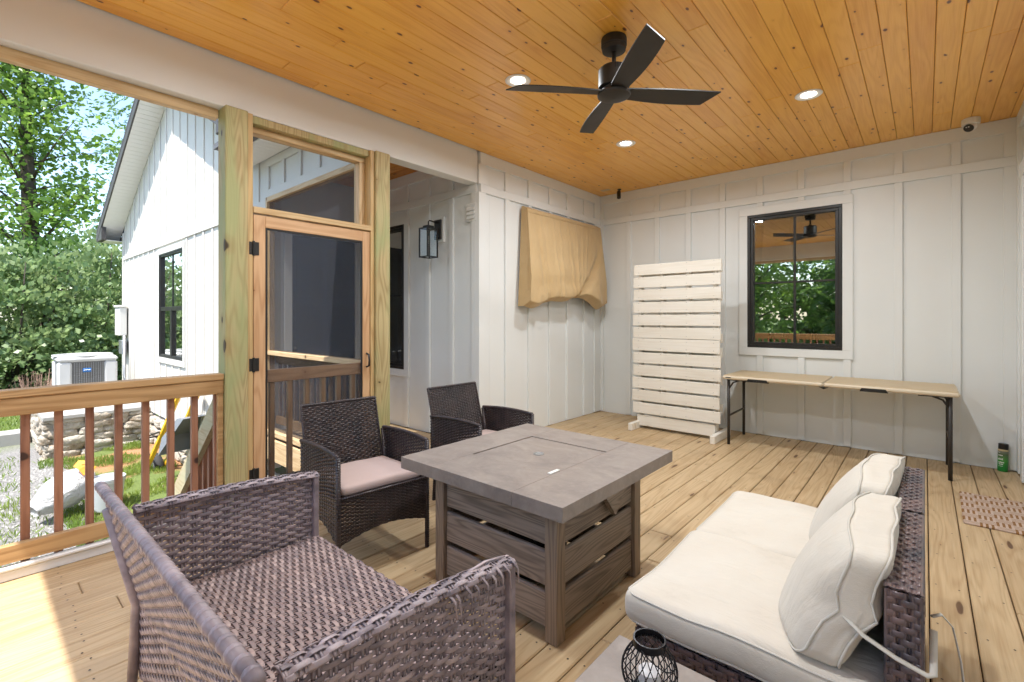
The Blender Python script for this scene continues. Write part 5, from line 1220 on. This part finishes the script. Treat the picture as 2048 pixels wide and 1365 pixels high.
MB().tube([(-3.10, 5.745, H-.035), (-3.075, 5.70, H-.125)], .026, 14).build('barrel', 'black', tc, angle=40)
pt_ = MB().box(-3.31, -3.19, 5.62, 5.69, H-.006, H-.0005, .002).build('ceiling_plate', 'plast'); tag(pt_, 'small pale blank plate on the ceiling in the corner', 'plate')

# ---- lantern and vent on the wall beyond
wlr = thing('wall_lantern', 'black metal box wall lantern with clear glass beyond the screen door', 'lantern', (-4.1, YS, 2.2))
B('mount_block', 'white', wlr, -4.19, -4.03, YS-.03, YS-.0005, 2.17, 2.45, .003); B('backplate', 'black', wlr, -4.165, -4.055, YS-.05, YS-.031, 2.20, 2.42, .003)
MB().tube([(-4.11, YS-.05, 2.385), (-4.11, YS-.16, 2.395), (-4.11, YS-.175, 2.38), (-4.11, YS-.175, 2.335)], .008, 8).build('arm', 'black', wlr, True)
lx0, lx1, ly0, ly1, lz0, lz1 = -4.185, -4.035, YS-.25, YS-.10, 1.985, 2.31; q = .007
cg = MB()
for a in (lx0, lx1-2*q):
    for b in (ly0, ly1-2*q): cg.box(a, a+2*q, b, b+2*q, lz0, lz1, .001)
for zz in (lz0, lz1-.012):
    for b in (ly0, ly1-2*q): cg.box(lx0+2*q, lx1-2*q, b, b+2*q, zz, zz+.012, .001)
    for a in (lx0, lx1-2*q): cg.box(a, a+2*q, ly0+2*q, ly1-2*q, zz, zz+.012, .001)
cg.build('cage', 'black', wlr); B('roof_plate', 'black', wlr, lx0+.03, lx1-.03, ly0+.03, ly1-.03, lz1-.01, lz1+.025, .004)
for a in (lx0+.005, lx1-.008): B('glass_pane', 'glassl', wlr, a, a+.003, ly0+2*q, ly1-2*q, lz0+.012, lz1-.012, 0)
for b in (ly0+.005, ly1-.008): B('glass_pane', 'glassl', wlr, lx0+2*q, lx1-2*q, b, b+.003, lz0+.012, lz1-.012, 0)
MB().lathe([(.014, 0), (.014, -.07)], 12, (-4.11, YS-.175, lz1-.01)).build('socket', 'black', wlr, True)
MB().lathe([(.010, 0), (.018, -.02), (.016, -.05), (.0, -.075)], 12, (-4.11, YS-.175, lz1-.08), cap=False).build('bulb', 'glassl', wlr, True)
MB().tube([(-4.11, YS-.175, lz0+.01), (-4.11, YS-.175, lz0+.15)], .009, 8).build('finial', 'black', wlr)
vt = thing('wall_vent', 'small white louvred vent high on the wall above the lantern', 'vent', (-3.6, YS, 2.44))
B('vent_frame', 'white', vt, -3.665, -3.515, YS-.03, YS-.0005, 2.335, 2.525, .004)
for k in range(3): MB().prism([(YS-.031, 2.375+k*.045), (YS-.05, 2.36+k*.045), (YS-.031, 2.40+k*.045)], 0, -3.648, -3.535).build('louver', 'white', vt)
# scaffold-like shelving seen through the wing window
lad = thing('shelf_rack', 'thin black metal rack seen through the window beyond the post', 'rack', (-5.1, 4.2, 0)); 
for s_ in (-5.05, -4.95): MB().tube([(s_, 4.0, 0), (s_, 4.0, 1.9)], .012, 6).build('upright', 'black', lad)
for k in range(8): MB().tube([(-5.25, 4.0, .5+k*.17), (-4.9, 4.0, .58+k*.17)], .009, 6).build('rung', 'black', lad)

# ---- can and doormat
cn = thing('spray_can', 'green spray can with black cap on the deck against the end wall', 'can', (.505, 5.87, 0), world=False)
MB().lathe([(.030, 0), (.0335, .004), (.0335, .17), (.033, .176)], 28).build('label_sleeve', 'can', cn, angle=40)
MB().lathe([(.0335, .176), (.0345, .178), (.0345, .188), (.032, .190)], 28, cap=False).build('band', 'cany', cn, angle=40)
MB().lathe([(.032, .190), (.0325, .192), (.032, .235), (.029, .238), (.0, .238)], 28, cap=False).build('cap', 'cank', cn, angle=40)
lab = MB()
def patch_(a0, a1, z0_, z1_, r_=.0339):
    n_ = 6; vs = [(r_*math.cos(R(a0+(a1-a0)*i/n_)), r_*math.sin(R(a0+(a1-a0)*i/n_)), z_) for i in range(n_+1) for z_ in (z0_, z1_)]
    lab.add(vs, [(2*i, 2*i+2, 2*i+3, 2*i+1) for i in range(n_)])
rc = random.Random(4)
for (z_, h_, a0, a1) in ((.074, .012, 212, 272), (.059, .010, 220, 266), (.135, .009, 205, 262), (.16, .007, 205, 232), (.045, .005, 214, 262), (.100, .016, 206, 262)):
    a = a0
    while a < a1: w_ = rc.uniform(4, 9); patch_(a, a+w_, z_, z_+h_*rc.uniform(.75, 1)); a += w_+2.2
lab.build('label_print', 'canw', cn)
cn.rotation_euler = (R(-2), R(1.5), 0)
dm_ = MB(); n_ = 40
dmx0, dmx1, dmy0, dmy1 = -.0, .40, -.36, .36
dm_.box(0, .385, -.36, .36, 0, .014, .005)
dmo = dm_.build('doormat', 'mat'); dmo.location = (.19, 4.565, .001); dmo.rotation_euler = (0, 0, R(-.8)); tag(dmo, 'brown and cream basketweave doormat at the right edge of the deck', 'doormat')
lp_ = MB(); lp_.tube([(-1.60, 1.32, .004), (-1.585, 1.335, .012), (-1.57, 1.34, .004)], .004, 5); tag(lp_.build('wood_chip', 'pale'), 'tiny pale splinter lying on the deck by the fire pit table', 'splinter')

for o in bpy.data.objects:
    if '_w' in o: del o['_w']
